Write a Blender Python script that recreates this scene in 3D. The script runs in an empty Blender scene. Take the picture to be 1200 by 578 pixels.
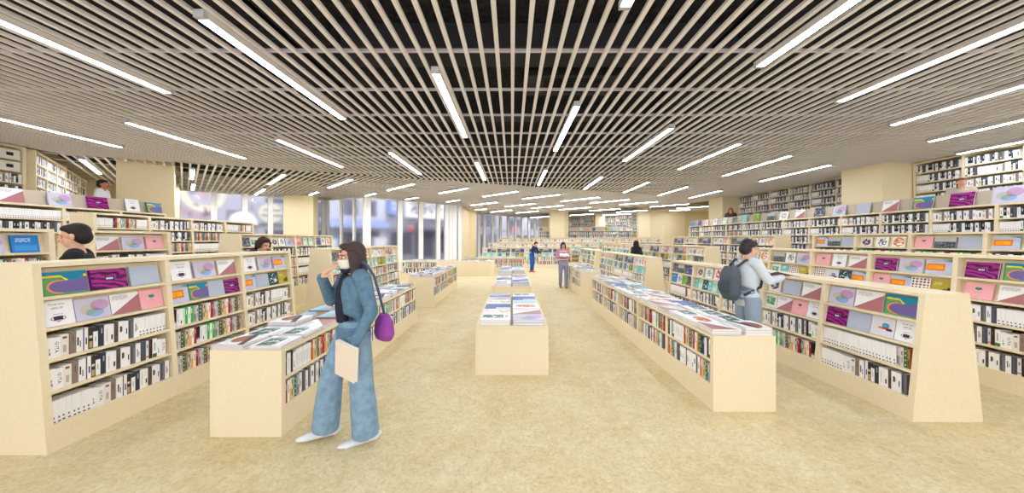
import bpy, math, random, zlib
import numpy as np
from mathutils import Vector, Matrix, Euler

random.seed(7)
SC = bpy.context.scene
COL = SC.collection
FPX, CAMZ, HORIZON = 385.0, 1.65, 281.0
CEIL = CAMZ + 2.06                       # underside of the slats
D2R = math.radians


# ------------------------------------------------------------------ helpers
def lin(c):
    c = c / 255.0
    return c / 12.92 if c <= 0.04045 else ((c + 0.055) / 1.055) ** 2.4


def rgb(r, g, b, a=1.0):
    return (lin(r), lin(g), lin(b), a)


def spot(px, depth):                     # plan position seen at pixel column px at a given depth
    return Vector(((px - 600.0) / FPX * depth, depth))


def tag(o, label=None, cat=None, group=None, kind=None):
    if label: o['label'] = label
    if cat: o['category'] = cat
    if group: o['group'] = group
    if kind: o['kind'] = kind
    return o


def link(o, parent=None):
    COL.objects.link(o)
    if parent is not None:
        o.parent = parent
    return o


def empty(name, loc=(0, 0, 0), rz=0.0):
    o = bpy.data.objects.new(name, None)
    o.empty_display_size = 0.1
    o.location = loc
    o.rotation_euler = (0, 0, rz)
    return link(o)


class MB:
    """collects shapes and links them as one mesh object"""
    def __init__(s):
        s.v, s.f, s.m, s.uv = [], [], [], []

    def add(s, verts, faces, mi=0, M=None, uvs=None):
        b = len(s.v)
        for p in verts:
            s.v.append(tuple(M @ Vector(p)) if M is not None else tuple(p))
        for i, f in enumerate(faces):
            s.f.append([b + k for k in f])
            s.m.append(mi)
            s.uv.append(uvs[i] if uvs else None)
        return s

    def box(s, x0, y0, z0, x1, y1, z1, mi=0, M=None, skip=()):
        v = [(x0, y0, z0), (x1, y0, z0), (x1, y1, z0), (x0, y1, z0), (x0, y0, z1), (x1, y0, z1), (x1, y1, z1), (x0, y1, z1)]
        f = [(0, 3, 2, 1), (4, 5, 6, 7), (0, 1, 5, 4), (1, 2, 6, 5), (2, 3, 7, 6), (3, 0, 4, 7)]
        return s.add(v, [q for i, q in enumerate(f) if i not in skip], mi, M)

    def quad(s, a, b, c, d, mi=0, M=None, uv=((0, 0), (1, 0), (1, 1), (0, 1))):
        return s.add([a, b, c, d], [(0, 1, 2, 3)], mi, M, [uv])

    def prism(s, poly, h0, h1, mi=0, M=None, axis='z'):
        # poly lists (a, b) anticlockwise; axis z: (a, b, h); axis x: (h, a, b); axis y: (a, h, b)
        n = len(poly)
        pt = {'z': lambda a, b, h: (a, b, h), 'x': lambda a, b, h: (h, a, b), 'y': lambda a, b, h: (a, -h, b)}[axis]
        v = [pt(a, b, h0) for a, b in poly] + [pt(a, b, h1) for a, b in poly]
        f = [tuple(range(n - 1, -1, -1)), tuple(range(n, 2 * n))]
        f += [(i, (i + 1) % n, n + (i + 1) % n, n + i) for i in range(n)]
        return s.add(v, f, mi, M)

    def ellipsoid(s, c, r, mi=0, M=None, nu=16, nv=10, R=None):
        v, f = [], []
        c = Vector(c)
        for j in range(nv + 1):
            ph = math.pi * j / nv
            for i in range(nu):
                th = 2 * math.pi * i / nu
                p = Vector((r[0] * math.sin(ph) * math.cos(th), r[1] * math.sin(ph) * math.sin(th), r[2] * math.cos(ph)))
                if R is not None: p = R @ p
                v.append(tuple(c + p))
        for j in range(nv):
            for i in range(nu):
                f.append((j * nu + i, (j + 1) * nu + i, (j + 1) * nu + (i + 1) % nu, j * nu + (i + 1) % nu))
        return s.add(v, f, mi, M)

    def loft(s, rings, mi=0, M=None, n=18, power=2.0):
        # rings: (centre, radius_a, radius_b, axis_a, axis_b)
        v, f = [], []
        for (c, ra, rb, ea, eb) in rings:
            c, ea, eb = Vector(c), Vector(ea), Vector(eb)
            for i in range(n):
                t = 2 * math.pi * i / n
                ct, st = math.cos(t), math.sin(t)
                k = 2.0 / power
                v.append(tuple(c + ea * ra * math.copysign(abs(ct) ** k, ct) + eb * rb * math.copysign(abs(st) ** k, st)))
        m = len(rings)
        for j in range(m - 1):
            for i in range(n):
                f.append((j * n + i, j * n + (i + 1) % n, (j + 1) * n + (i + 1) % n, (j + 1) * n + i))
        f.append(tuple(range(n - 1, -1, -1)))
        f.append(tuple(range((m - 1) * n, m * n)))
        return s.add(v, f, mi, M)

    def tube(s, pts, rad, mi=0, M=None, n=12, caps=True):
        pts = [Vector(p) for p in pts]
        if not isinstance(rad, (list, tuple)): rad = [rad] * len(pts)
        rings = []
        prev = None
        for i, p in enumerate(pts):
            d = (pts[min(i + 1, len(pts) - 1)] - pts[max(i - 1, 0)]).normalized()
            if prev is None:
                a = d.orthogonal().normalized()
            else:
                a = (prev - d * prev.dot(d)).normalized()
            prev = a
            b = d.cross(a)
            if caps and i == 0:
                for k in (0.95, 0.6):
                    rings.append((p - d * rad[0] * k, rad[0] * math.sqrt(1 - k * k), rad[0] * math.sqrt(1 - k * k), a, b))
            rings.append((p, rad[i], rad[i], a, b))
            if caps and i == len(pts) - 1:
                for k in (0.6, 0.95):
                    rings.append((p + d * rad[i] * k, rad[i] * math.sqrt(1 - k * k), rad[i] * math.sqrt(1 - k * k), a, b))
        return s.loft(rings, mi, M, n)

    def mesh(s, name, mats, smooth=False):
        me = bpy.data.meshes.new(name)
        me.from_pydata(s.v, [], s.f)
        for m in mats: me.materials.append(m)
        me.polygons.foreach_set('material_index', s.m)
        if any(u is not None for u in s.uv):
            lay = me.uv_layers.new(name='UVMap')
            flat = []
            for f, u in zip(s.f, s.uv):
                for k in range(len(f)):
                    flat += list(u[k]) if u is not None else [0.0, 0.0]
            lay.data.foreach_set('uv', flat)
        if smooth:
            me.polygons.foreach_set('use_smooth', [True] * len(me.polygons))
        me.update()
        return me

    def build(s, name, mats, parent=None, smooth=False):
        if not isinstance(mats, (list, tuple)): mats = [mats]
        return link(bpy.data.objects.new(name, s.mesh(name, mats, smooth)), parent)


# ------------------------------------------------------------------ materials
_plain = {}


def plain(c, rough=0.6, spec=0.3):
    k = (tuple(c), rough)
    if k not in _plain:
        m = bpy.data.materials.new('paint_%d_%d_%d' % tuple(c[:3]))
        m.use_nodes = True
        b = m.node_tree.nodes['Principled BSDF']
        b.inputs['Base Color'].default_value = rgb(*c)
        b.inputs['Roughness'].default_value = rough
        b.inputs['Specular IOR Level'].default_value = spec
        _plain[k] = m
    return _plain[k]


class E:
    """a value in a node tree; arithmetic makes Math nodes"""
    def __init__(s, nt, sock): s.nt, s.s = nt, sock

    def _op(s, op, other=None, third=None):
        n = s.nt.nodes.new('ShaderNodeMath'); n.operation = op
        for i, x in enumerate((s, other, third)):
            if x is None: continue
            if isinstance(x, E): s.nt.links.new(x.s, n.inputs[i])
            else: n.inputs[i].default_value = x
        return E(s.nt, n.outputs[0])

    def __add__(s, o): return s._op('ADD', o)
    def __sub__(s, o): return s._op('SUBTRACT', o)
    def __mul__(s, o): return s._op('MULTIPLY', o)
    def __truediv__(s, o): return s._op('DIVIDE', o)
    def __lt__(s, o): return s._op('LESS_THAN', o)
    def __gt__(s, o): return s._op('GREATER_THAN', o)
    def sin(s): return s._op('SINE')
    def frac(s): return s._op('FRACT')
    def abs(s): return s._op('ABSOLUTE')
    def max(s, o): return s._op('MAXIMUM', o)
    def min(s, o): return s._op('MINIMUM', o)


class Art:
    def __init__(s, name, base, rough=0.35):
        s.m = bpy.data.materials.new(name); s.m.use_nodes = True
        s.nt = s.m.node_tree
        s.b = s.nt.nodes['Principled BSDF']
        s.b.inputs['Roughness'].default_value = rough
        s.b.inputs['Specular IOR Level'].default_value = 0.25
        uv = s.nt.nodes.new('ShaderNodeUVMap'); uv.uv_map = 'UVMap'
        s.uv = uv.outputs[0]
        sep = s.nt.nodes.new('ShaderNodeSeparateXYZ')
        s.nt.links.new(s.uv, sep.inputs[0])
        s.u, s.v = E(s.nt, sep.outputs[0]), E(s.nt, sep.outputs[1])
        n = s.nt.nodes.new('ShaderNodeRGB'); n.outputs[0].default_value = rgb(*base)
        s.c = n.outputs[0]

    def over(s, mask, color, alpha=1.0, mode='MIX'):
        n = s.nt.nodes.new('ShaderNodeMix'); n.data_type = 'RGBA'; n.blend_type = mode
        k = mask * alpha if alpha != 1.0 else mask
        s.nt.links.new(k.s, n.inputs[0])
        s.nt.links.new(s.c, n.inputs[6])
        if isinstance(color, tuple): n.inputs[7].default_value = rgb(*color)
        else: s.nt.links.new(color, n.inputs[7])
        s.c = n.outputs[2]
        return s

    def ell(s, u, v, a, b): return ((s.u - u) / a) * ((s.u - u) / a) + ((s.v - v) / b) * ((s.v - v) / b) < 1.0
    def rect(s, u0, u1, v0, v1): return (s.u > u0) * (s.u < u1) * (s.v > v0) * (s.v < v1)

    def noise(s, scale, detail=3.0, dist=0.0, off=0.0, su=1.0):
        mp = s.nt.nodes.new('ShaderNodeMapping'); mp.inputs['Location'].default_value = (off, off * .37, 0); mp.inputs['Scale'].default_value = (su, 1, 1)
        s.nt.links.new(s.uv, mp.inputs[0])
        n = s.nt.nodes.new('ShaderNodeTexNoise')
        n.inputs['Scale'].default_value = scale; n.inputs['Detail'].default_value = detail; n.inputs['Distortion'].default_value = dist
        s.nt.links.new(mp.outputs[0], n.inputs[0])
        return E(s.nt, n.outputs[0])

    def ramp(s, val, stops):
        n = s.nt.nodes.new('ShaderNodeValToRGB')
        el = n.color_ramp.elements
        while len(el) < len(stops): el.new(0.5)
        for e, (p, c) in zip(el, stops): e.position = p; e.color = rgb(*c)
        s.nt.links.new(val.s, n.inputs[0])
        return n.outputs[0]

    def lines(s, u0, u1, v0, v1, n, c=(120, 120, 125), dash=9.0):
        # rows of small print
        h = (v1 - v0) / n
        row = (((s.v - v0) / h).frac() < 0.5) * s.rect(u0, u1, v0, v1)
        gaps = (s.noise(dash, 1.0, su=3.0) > 0.42)
        return s.over(row * gaps, c)

    def done(s):
        s.nt.links.new(s.c, s.b.inputs['Base Color'])
        return s.m


def speckled(name, base, amt=8, scale=90.0, rough=0.55, coords='Object'):
    m = bpy.data.materials.new(name); m.use_nodes = True
    nt = m.node_tree; b = nt.nodes['Principled BSDF']
    tc = nt.nodes.new('ShaderNodeTexCoord')
    n = nt.nodes.new('ShaderNodeTexNoise'); n.inputs['Scale'].default_value = scale; n.inputs['Detail'].default_value = 4
    r = nt.nodes.new('ShaderNodeValToRGB')
    r.color_ramp.elements[0].position = .3; r.color_ramp.elements[1].position = .7
    r.color_ramp.elements[0].color = rgb(*[max(0, x - amt) for x in base]); r.color_ramp.elements[1].color = rgb(*[min(255, x + amt) for x in base])
    nt.links.new(tc.outputs[coords], n.inputs[0]); nt.links.new(n.outputs[0], r.inputs[0]); nt.links.new(r.outputs[0], b.inputs['Base Color'])
    b.inputs['Roughness'].default_value = rough; b.inputs['Specular IOR Level'].default_value = 0.25
    return m


WOOD = speckled('pale_wood', (239, 224, 192), 3, 40.0)
WALL = speckled('pale_wall', (239, 224, 188), 3, 30.0, .7)
FELT = speckled('grey_felt', (200, 187, 170), 16, 260.0, .9)
SLAT = plain((240, 235, 238), .6)
CROSS = plain((206, 200, 212), .5)
VOID = speckled('black_soffit', (40, 38, 42), 14, 14.0, .9)
WHITE = plain((252, 252, 253), .5)
METAL = plain((190, 190, 196), .35)
PAGES = plain((240, 238, 232), .8)


def floor_mat():
    m = bpy.data.materials.new('marbled_floor'); m.use_nodes = True
    nt = m.node_tree; b = nt.nodes['Principled BSDF']
    tc = nt.nodes.new('ShaderNodeTexCoord')

    def noise(scale, det, dist, rough=.6):
        n = nt.nodes.new('ShaderNodeTexNoise')
        n.inputs['Scale'].default_value = scale; n.inputs['Detail'].default_value = det; n.inputs['Distortion'].default_value = dist; n.inputs['Roughness'].default_value = rough
        nt.links.new(tc.outputs['Object'], n.inputs[0])
        return n.outputs[0]

    def ramp(src, stops):
        r = nt.nodes.new('ShaderNodeValToRGB'); el = r.color_ramp.elements
        while len(el) < len(stops): el.new(.5)
        for e, (p, c) in zip(el, stops): e.position = p; e.color = rgb(*c)
        nt.links.new(src, r.inputs[0]); return r.outputs[0]
    big = ramp(noise(1.7, 6, .3, .65), [(.30, (216, 197, 150)), (.45, (226, 211, 170)), (.56, (233, 221, 185)), (.72, (243, 236, 213))])
    fine = ramp(noise(10.0, 14, .8, .9), [(.36, (190, 166, 112)), (.46, (214, 195, 145)), (.54, (230, 216, 175)), (.64, (254, 250, 236))])
    mix = nt.nodes.new('ShaderNodeMix'); mix.data_type = 'RGBA'; mix.inputs[0].default_value = .5
    nt.links.new(big, mix.inputs[6]); nt.links.new(fine, mix.inputs[7])
    tiny = ramp(noise(38.0, 3, .6, .7), [(.30, (224, 212, 184)), (.46, (248, 244, 234)), (.56, (252, 250, 246)), (.68, (255, 255, 255))])
    mul = nt.nodes.new('ShaderNodeMix'); mul.data_type = 'RGBA'; mul.blend_type = 'MULTIPLY'; mul.inputs[0].default_value = .8
    nt.links.new(mix.outputs[2], mul.inputs[6]); nt.links.new(tiny, mul.inputs[7])
    nt.links.new(mul.outputs[2], b.inputs['Base Color'])
    b.inputs['Roughness'].default_value = .62; b.inputs['Specular IOR Level'].default_value = .2
    return m


def glow(name, c, strength):
    m = bpy.data.materials.new(name); m.use_nodes = True
    nt = m.node_tree; nt.nodes.clear()
    e = nt.nodes.new('ShaderNodeEmission'); e.inputs[0].default_value = rgb(*c); e.inputs[1].default_value = strength
    o = nt.nodes.new('ShaderNodeOutputMaterial'); nt.links.new(e.outputs[0], o.inputs[0])
    return m


def glass_mat():
    m = bpy.data.materials.new('hazy_glass'); m.use_nodes = True
    b = m.node_tree.nodes['Principled BSDF']
    b.inputs['Base Color'].default_value = (0.98, 0.98, 1.0, 1)
    b.inputs['Transmission Weight'].default_value = 1.0
    b.inputs['Roughness'].default_value = 0.14
    b.inputs['IOR'].default_value = 1.3
    return m


GLASS = glass_mat()
LAMP = glow('lamp_diffuser', (242, 247, 255), 23.5)
LAMP_FAR = glow('lamp_diffuser_bright', (242, 247, 255), 41.0)
# ------------------------------------------------------------------ the shell
MIT_Y, MIT_S = 12.51, math.tan(D2R(22.5))       # the mitre where the slats turn: y = MIT_Y + MIT_S * x
DB = Vector((-math.sqrt(.5), math.sqrt(.5)))    # slat direction beyond the mitre
DW = Vector((math.sqrt(.5), math.sqrt(.5)))     # direction of the glazed front
W1A, W1B = Vector((-14.6, 12.70)), Vector((-9.75, 17.06))
W2A, W2B = Vector((-7.08, 15.86)), Vector((-3.13, 20.08))
W3A, W3B = Vector((-2.86, 25.9)), Vector((2.8, 31.7))
ROOM = [Vector(p) for p in ((11.15, -5), (11.15, 16.75), (14.5, 16.75), (14.5, 24.2), (10.9, 24.2), (10.9, 26.4))] + \
       [W3B, W3A, W2B, W2A, W1B, W1A, Vector((-15.77, 11.65)), Vector((-11.15, 7.03)), Vector((-11.15, -5))]

fl = MB().prism([(-22, -5), (16, -5), (16, 34), (-22, 34)], -.12, 0.0).build('floor', floor_mat())
tag(fl, 'pale beige marbled floor of the bookshop', kind='structure')

ce = MB().prism([tuple(p) for p in ROOM], 4.42, 4.55).build('ceiling', VOID)
tag(ce, 'black soffit above the open slats', kind='structure')


def clip_ray(p, d):
    """distances at which the plan ray p + t d crosses the room outline"""
    ts = []
    for a, b in zip(ROOM, ROOM[1:] + ROOM[:1]):
        e = b - a
        den = d.x * e.y - d.y * e.x
        if abs(den) < 1e-9: continue
        w = a - p
        t = (w.x * e.y - w.y * e.x) / den
        s = (w.x * d.y - w.y * d.x) / den
        if 0 <= s < 1: ts.append(t)
    return sorted(ts)


def bar(mb, a, b, w, z0, z1, cut=None):
    """a bar in plan from a to b, width w"""
    a, b = Vector(a), Vector(b)
    d = (b - a).normalized(); n = Vector((-d.y, d.x)) * (w / 2)
    q = [a - n, b - n, b + n, a + n]
    mb.prism([tuple(x) for x in q], z0, z1)


slats, slats_b = MB(), MB()
for k in range(-65, 66):
    x = .171 * k + .008
    if abs(x) > 11.1: continue
    ym = MIT_Y + MIT_S * x
    if x < -10.9: ym = min(ym, 7.0)
    bar(slats, (x, -4.9), (x, ym), .044, CEIL, CEIL + .032)
for k in range(-64, 175):
    x = .171 * k + .008
    p = Vector((x, MIT_Y + MIT_S * x))
    ts = [t for t in clip_ray(p, DB)]
    if x > 11.15:
        pos = [t for t in ts if t > 0]
        if len(pos) < 2: continue
        spans = [(pos[i], pos[i + 1]) for i in range(0, len(pos) - 1, 2)]
    else:
        pos = [t for t in ts if t > 1e-4]
        if not pos: continue
        spans = [(0, pos[0])]
        spans += [(pos[i], pos[i + 1]) for i in range(1, len(pos) - 1, 2)]
    for a, b in spans:
        if b - a > .15:
            bar(slats_b, p + DB * a, p + DB * (b - .06), .044, CEIL, CEIL + .032)
slats.build('slat_grid', SLAT, ce)
slats_b.build('slat_grid', SLAT, ce)
cross, cross_b = MB(), MB()
for k in range(-8, 14):
    y = 3.66 + .943 * k
    x0 = max(-11.0, (y - MIT_Y) / MIT_S) if y > MIT_Y - 11 * MIT_S else -11.0
    if x0 < 11: cross.box(x0, y - .02, CEIL + .033, 11.1, y + .02, CEIL + .060)
for k in range(0, 26):                           # along DW, stepping back along DB
    p = Vector((0, MIT_Y)) + DB * (.943 * k)
    lo, hi = None, None
    ts = clip_ray(p, DW)
    # from the mitre out to the glass or wall
    tm = (MIT_Y + MIT_S * p.x - p.y) / (DW.y - MIT_S * DW.x)
    run = sorted(ts + [tm])
    for a, b in zip(run, run[1:]):
        m = p + DW * ((a + b) / 2)
        inside = sum(1 for t in clip_ray(m, DW) if t > 0) % 2 == 1
        if inside and m.y > MIT_Y + MIT_S * m.x + .01 and b - a > .2:
            bar(cross_b, p + DW * a, p + DW * b, .04, CEIL + .033, CEIL + .060)
for k in range(1, 24):
    p = Vector((0, MIT_Y)) - DB * (.943 * k)
    ts = clip_ray(p, DW)
    tm = (MIT_Y + MIT_S * p.x - p.y) / (DW.y - MIT_S * DW.x)
    run = sorted(ts + [tm])
    for a, b in zip(run, run[1:]):
        m = p + DW * ((a + b) / 2)
        inside = sum(1 for t in clip_ray(m, DW) if t > 0) % 2 == 1
        if inside and m.y > MIT_Y + MIT_S * m.x + .01 and b - a > .2:
            bar(cross_b, p + DW * a, p + DW * b, .04, CEIL + .033, CEIL + .060)
cross.build('crossbar_grid', CROSS, ce)
cross_b.build('crossbar_grid', CROSS, ce)

# things in the void above the slats
vent = empty('air_vent', (.95, 5.35, 4.05))
tag(vent, 'black air vent box hidden above the ceiling slats', 'vent')
MB().box(-.75, -.35, .1, .75, .35, .37).build('housing', plain((52, 50, 54), .6), vent)
g = MB()
for i in range(7): g.box(-.45, -.24 + .07 * i, .085, .45, -.21 + .07 * i, .1)
g.build('grille', plain((20, 20, 22), .5), vent)
for x, lab in ((-2.45, 'long black track rail above the slats, left of the middle lamps'), (2.3, 'long black track rail above the slats, right of the middle lamps')):
    tr = MB().box(x - .035, 1.0, CEIL + .07, x + .035, 9.5, CEIL + .13).build('track_rail', plain((12, 12, 13), .4))
    for yy in (1.0, 9.4): MB().box(x - .02, yy, CEIL + .13, x + .02, yy + .04, 4.42).build('hanger', plain((12, 12, 13), .4), tr)
    tag(tr, lab, 'track')
for i, (y, h) in enumerate(((4.2, .3), (6.6, .22), (8.3, .35))):
    du = MB().box(-2.2, y, 4.42 - h, 2.9, y + .5, 4.42).build('air_duct', plain((50, 48, 52), .7))
    for xx in (-2.3, 2.9): MB().box(xx, y - .03, 4.42 - h - .02, xx + .1, y + .53, 4.42).build('flange', plain((34, 33, 36), .7), du)
    tag(du, 'dark air duct across the void above the slats, %s from the entrance' % ('first', 'second', 'third')[i], 'duct')


def wall(name, a, b, z0=0.0, z1=4.5, t=.15, label=None):
    a, b = Vector(a), Vector(b)
    d = (b - a).normalized(); n = Vector((d.y, -d.x)) * t      # outward when ROOM runs anticlockwise
    o = MB().prism([tuple(a), tuple(a + n), tuple(b + n), tuple(b)][::-1], z0, z1).build(name, WALL)
    return tag(o, label, kind='structure')


wall('wall_right', ROOM[0], ROOM[1], label='pale beige right wall behind the tall shelves')
wall('wall_right_return', ROOM[1], ROOM[2])
wall('wall_right_recess', ROOM[2], ROOM[3])
wall('wall_far_right', ROOM[3], ROOM[4])
wall('wall_far_return', ROOM[4], ROOM[5])
wall('wall_far', ROOM[5], ROOM[6], label='far beige wall behind the stepped shelves')
wall('wall_window_return', W3A, W2B)
wall('wall_left_corner', W1A, ROOM[12])
wall('wall_left_wing', ROOM[12], ROOM[13])
wall('wall_left', ROOM[13], ROOM[14])


def window(n, a, b, pxs, wid, label):
    """a glazed front from a to b; mullions where pxs says"""
    a, b = Vector(a), Vector(b)
    L = (b - a).length; d = (b - a) / L
    root = empty('window_%d' % n, (a.x, a.y, 0), math.atan2(d.y, d.x))
    tag(root, label, 'window', kind='structure')
    top = CEIL + .02
    MB().box(0, -.05, 0, L, .10, .12).box(0, -.05, top - .05, L, .10, 4.5).build('frame', WHITE, root)
    ts = []
    for px in pxs:
        # where the sight line at px meets a-b
        r = Vector(((px - 600) / FPX, 1.0))
        den = d.x * r.y - d.y * r.x
        t = (-(a.x) * r.y + a.y * r.x) / den
        if .02 < t < L - .02: ts.append(t)
    ts = sorted(ts)
    for t in ts:
        MB().box(t - wid / 2, -.05, .12, t + wid / 2, .07, top - .05).build('mullion', WHITE, root)
    e = [0.0] + ts + [L]
    for p, q in zip(e, e[1:]):
        MB().box(p + .01, .03, .12, q - .01, .045, top - .05).build('pane', GLASS, root)
    return root


window(1, W1A, W1B, (197, 251, 287, 317, 350, 379), .20, 'window front of the left wing above the shelves')
window(2, W1B, W2A, (384, 400, 415, 427), .12, 'short return of the window front')
window(3, W2A, W2B, (431, 468.5, 493, 513.4, 523, 528, 532.5, 538.5), .26, 'tall window front behind the left tables')
window(4, W3A, W3B, (561, 567.5, 577, 586.5, 595.5, 604, 612, 619.7, 626.8, 633), .26, 'far window front with white mullions')


def column(poly, label, top=4.4, z0=0.0):
    o = MB().prism(poly, z0, top).build('column', WALL)
    return tag(o, label, kind='structure')


column([(9.93, 8.81), (11.14, 8.81), (11.14, 9.9), (9.93, 9.9)], 'square pale column between the tall right shelves')
column([(10.0, 15.6), (11.14, 15.6), (11.14, 16.7), (10.0, 16.7)], 'square pale column at the far end of the tall right shelves')
a = Vector((-10.28, 8.53)); b = a + DW * 1.06; d_ = DB * .9
column([tuple(a), tuple(b), tuple(b + d_), tuple(a + d_)], 'square pale column beside the left ledge')
column([(-15.1, 12.3), (-12.72, 12.3), (-12.9, 12.75), (-14.9, 12.75)], 'pale wall pier before the left windows', 4.4)
column([(-10.72, 15.4), (-9.32, 15.4), (-9.32, 15.8), (-10.72, 15.8)], 'pale flat column before the windows')
column([(-3.55, 23.0), (-2.6, 23.0), (-2.6, 24.0), (-3.55, 24.0)], 'pale column between two window fronts')
column([(2.74, 23.55), (3.75, 23.55), (4.1, 23.9), (4.1, 24.3), (2.74, 24.3)], 'big pale column rising from the stepped shelves')
column([(6.95, 27.4), (7.72, 27.2), (7.8, 27.6), (7.0, 27.8)], 'pale column between the far wall shelves')
column([(9.2, 23.9), (9.85, 23.45), (10.9, 23.45), (12.6, 23.9), (12.6, 24.2), (9.2, 24.2)], 'broad pale pier right of the far shelves')
tag(MB().box(9.62, -2.0, 1.38, 11.14, 16.74, 1.5).build('mezzanine_floor', WALL), 'raised walkway before the tall right shelves', kind='structure')
tag(MB().prism([(-11.14, -2), (-9.62, -2), (-9.62, 8.3), (-12.0, 10.6), (-13.6, 12.0), (-15.0, 11.6), (-11.14, 7.05)], 1.38, 1.5).build('mezzanine_floor', WALL), 'raised walkway before the tall left shelves', kind='structure')

# ------------------------------------------------------------------ linear lamps
lamp_parts = {}


def lamp(ax, ay, bx, by, label, glow_=None):
    glow_ = glow_ or LAMP
    a, b = Vector((ax, ay)), Vector((bx, by))
    L = (b - a).length; d = (b - a) / L
    root = empty('ceiling_lamp', (a.x, a.y, CEIL - .07), math.atan2(d.y, d.x))
    tag(root, label, 'ceiling lamp', 'linear lamps under the slats')
    key = (round(L, 2), glow_.name)
    if key not in lamp_parts:
        w = .047
        h = MB().box(.045, -w, .004, L - .045, w, .07).mesh('housing', [plain((214, 208, 206), .4)])
        f = MB().box(.045, -w + .006, 0, L - .045, w - .006, .004).mesh('diffuser', [glow_])
        c = MB().box(0, -w, 0, .045, w, .07).mesh('end_cap', [METAL])
        lamp_parts[key] = (h, f, c)
    h, f, c = lamp_parts[key]
    link(bpy.data.objects.new('housing', h), root)
    link(bpy.data.objects.new('diffuser', f), root)
    link(bpy.data.objects.new('end_cap', c), root)
    e = link(bpy.data.objects.new('end_cap', c), root); e.location.x = L - .045


ORD = ['first', 'second', 'third', 'fourth', 'fifth', 'sixth', 'seventh', 'eighth', 'ninth', 'tenth', 'eleventh', 'twelfth', 'thirteenth', 'fourteenth',
       'fifteenth', 'sixteenth', 'seventeenth', 'eighteenth', 'nineteenth', 'twentieth', 'twenty-first', 'twenty-second', 'twenty-third', 'twenty-fourth',
       'twenty-fifth', 'twenty-sixth', 'twenty-seventh', 'twenty-eighth', 'twenty-ninth', 'thirtieth', 'thirty-first', 'thirty-second', 'thirty-third',
       'thirty-fourth', 'thirty-fifth', 'thirty-sixth', 'thirty-seventh', 'thirty-eighth', 'thirty-ninth', 'fortieth']
for k in range(-5, 6):
    x = .97 + 1.885 * k
    if x > 10.9 or x < -10.6: continue
    row = []
    for m in range(-3, 4):
        s = 4.87 + .97 * k + 4.57 * m
        e = s + 2.55
        if e < 1.2 or s > MIT_Y + MIT_S * x - 1.1: continue
        if k == 5 and 8.5 < e: continue
        row.append((s, min(e, MIT_Y + MIT_S * x - .2)))
    side = 'left' if k < 0 else 'right'
    for i, (s, e) in enumerate(row):
        lamp(x, s, x, e, '%s lamp from the camera in the %s line of lamps %s of centre' % (ORD[i], ORD[(-k - 1) if k < 0 else k], side))


def ceil_pt(px, py):
    y = FPX * (CEIL - .04 - CAMZ) / (HORIZON - py)
    return spot(px, y)


FAR = [(565.6, 229.9, 607.5, 223.7), (612, 232.8, 656.8, 227.2), (657, 235.5, 704, 230.7), (691, 237.6, 738.7, 233.3), (724.5, 239.5, 773, 236),
       (761, 242, 809, 238.7), (552, 240.5, 582.7, 236.5), (557, 246, 570.7, 244.5), (574.7, 248.3, 601, 246), (593, 242, 626.7, 238), (604.5, 249.3, 632, 247),
       (624.5, 244, 658.7, 240), (656.5, 245.6, 692, 242.4), (690.7, 247, 727.5, 244.3), (722.7, 248.5, 759, 245.9), (667.5, 252.3, 696, 250.4),
       (707.5, 252.3, 738.7, 250), (622.7, 255, 644, 253.3), (786, 247, 807.5, 245), (793, 244, 830.7, 241.3),
       (90, 184.5, 121, 203.6), (225, 198, 225.5, 209.5), (226, 215, 226.3, 222), (315, 215.6, 333, 203.7), (300, 228, 309, 221), (363, 228, 372.7, 224.5),
       (385.5, 219.7, 412, 209.3), (428, 228.8, 440.4, 226.4), (475.4, 233.3, 490, 231), (523, 236, 539.4, 234), (453.9, 222.6, 485.8, 214.8), (513, 226, 550.7, 220)]
far = []
for q in FAR:
    a, b = ceil_pt(q[0], q[1]), ceil_pt(q[2], q[3])
    c = (a + b) / 2
    L = max(1.2, min(2.55, (b - a).length))
    far.append((c, L))
far.sort(key=lambda t: t[0].y)
for i, (c, L) in enumerate(far):
    a, b = c - DB * L / 2, c + DB * L / 2
    side = 'over the left wing' if c.x < -8 else ('near the windows' if c.x < -2 else ('over the far middle' if c.x < 4 else 'over the far right'))
    n = sum(1 for (c2, _) in far[:i] if ('over the left wing' if c2.x < -8 else ('near the windows' if c2.x < -2 else ('over the far middle' if c2.x < 4 else 'over the far right'))) == side)
    lamp(a.x, a.y, b.x, b.y, 'slanting lamp under the turned slats %s, %s from the camera' % (side, ORD[n]), LAMP_FAR)
# ------------------------------------------------------------------ books: spines
_glyph = {}


def glyphs(body):
    """flat outline mesh of a word, unit height, origin at its middle"""
    if body not in _glyph:
        cu = bpy.data.curves.new('word', 'FONT'); cu.body = body; cu.resolution_u = 1
        cu.align_x = 'CENTER'; cu.align_y = 'CENTER'
        ob = bpy.data.objects.new('word', cu); COL.objects.link(ob)
        bpy.context.view_layer.update()
        me = bpy.data.meshes.new_from_object(ob.evaluated_get(bpy.context.evaluated_depsgraph_get()))
        _glyph[body] = ([tuple(v.co) for v in me.vertices], [tuple(p.vertices) for p in me.polygons])
        bpy.data.objects.remove(ob); bpy.data.curves.remove(cu); bpy.data.meshes.remove(me)
    return _glyph[body]


WH, OFF, INK, GRY = (247, 246, 247), (238, 234, 228), (40, 38, 42), (150, 146, 148)
NAVY, TAU, SPK, BRN = (50, 60, 78), (142, 124, 112), (104, 103, 112), (94, 80, 74)
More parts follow.
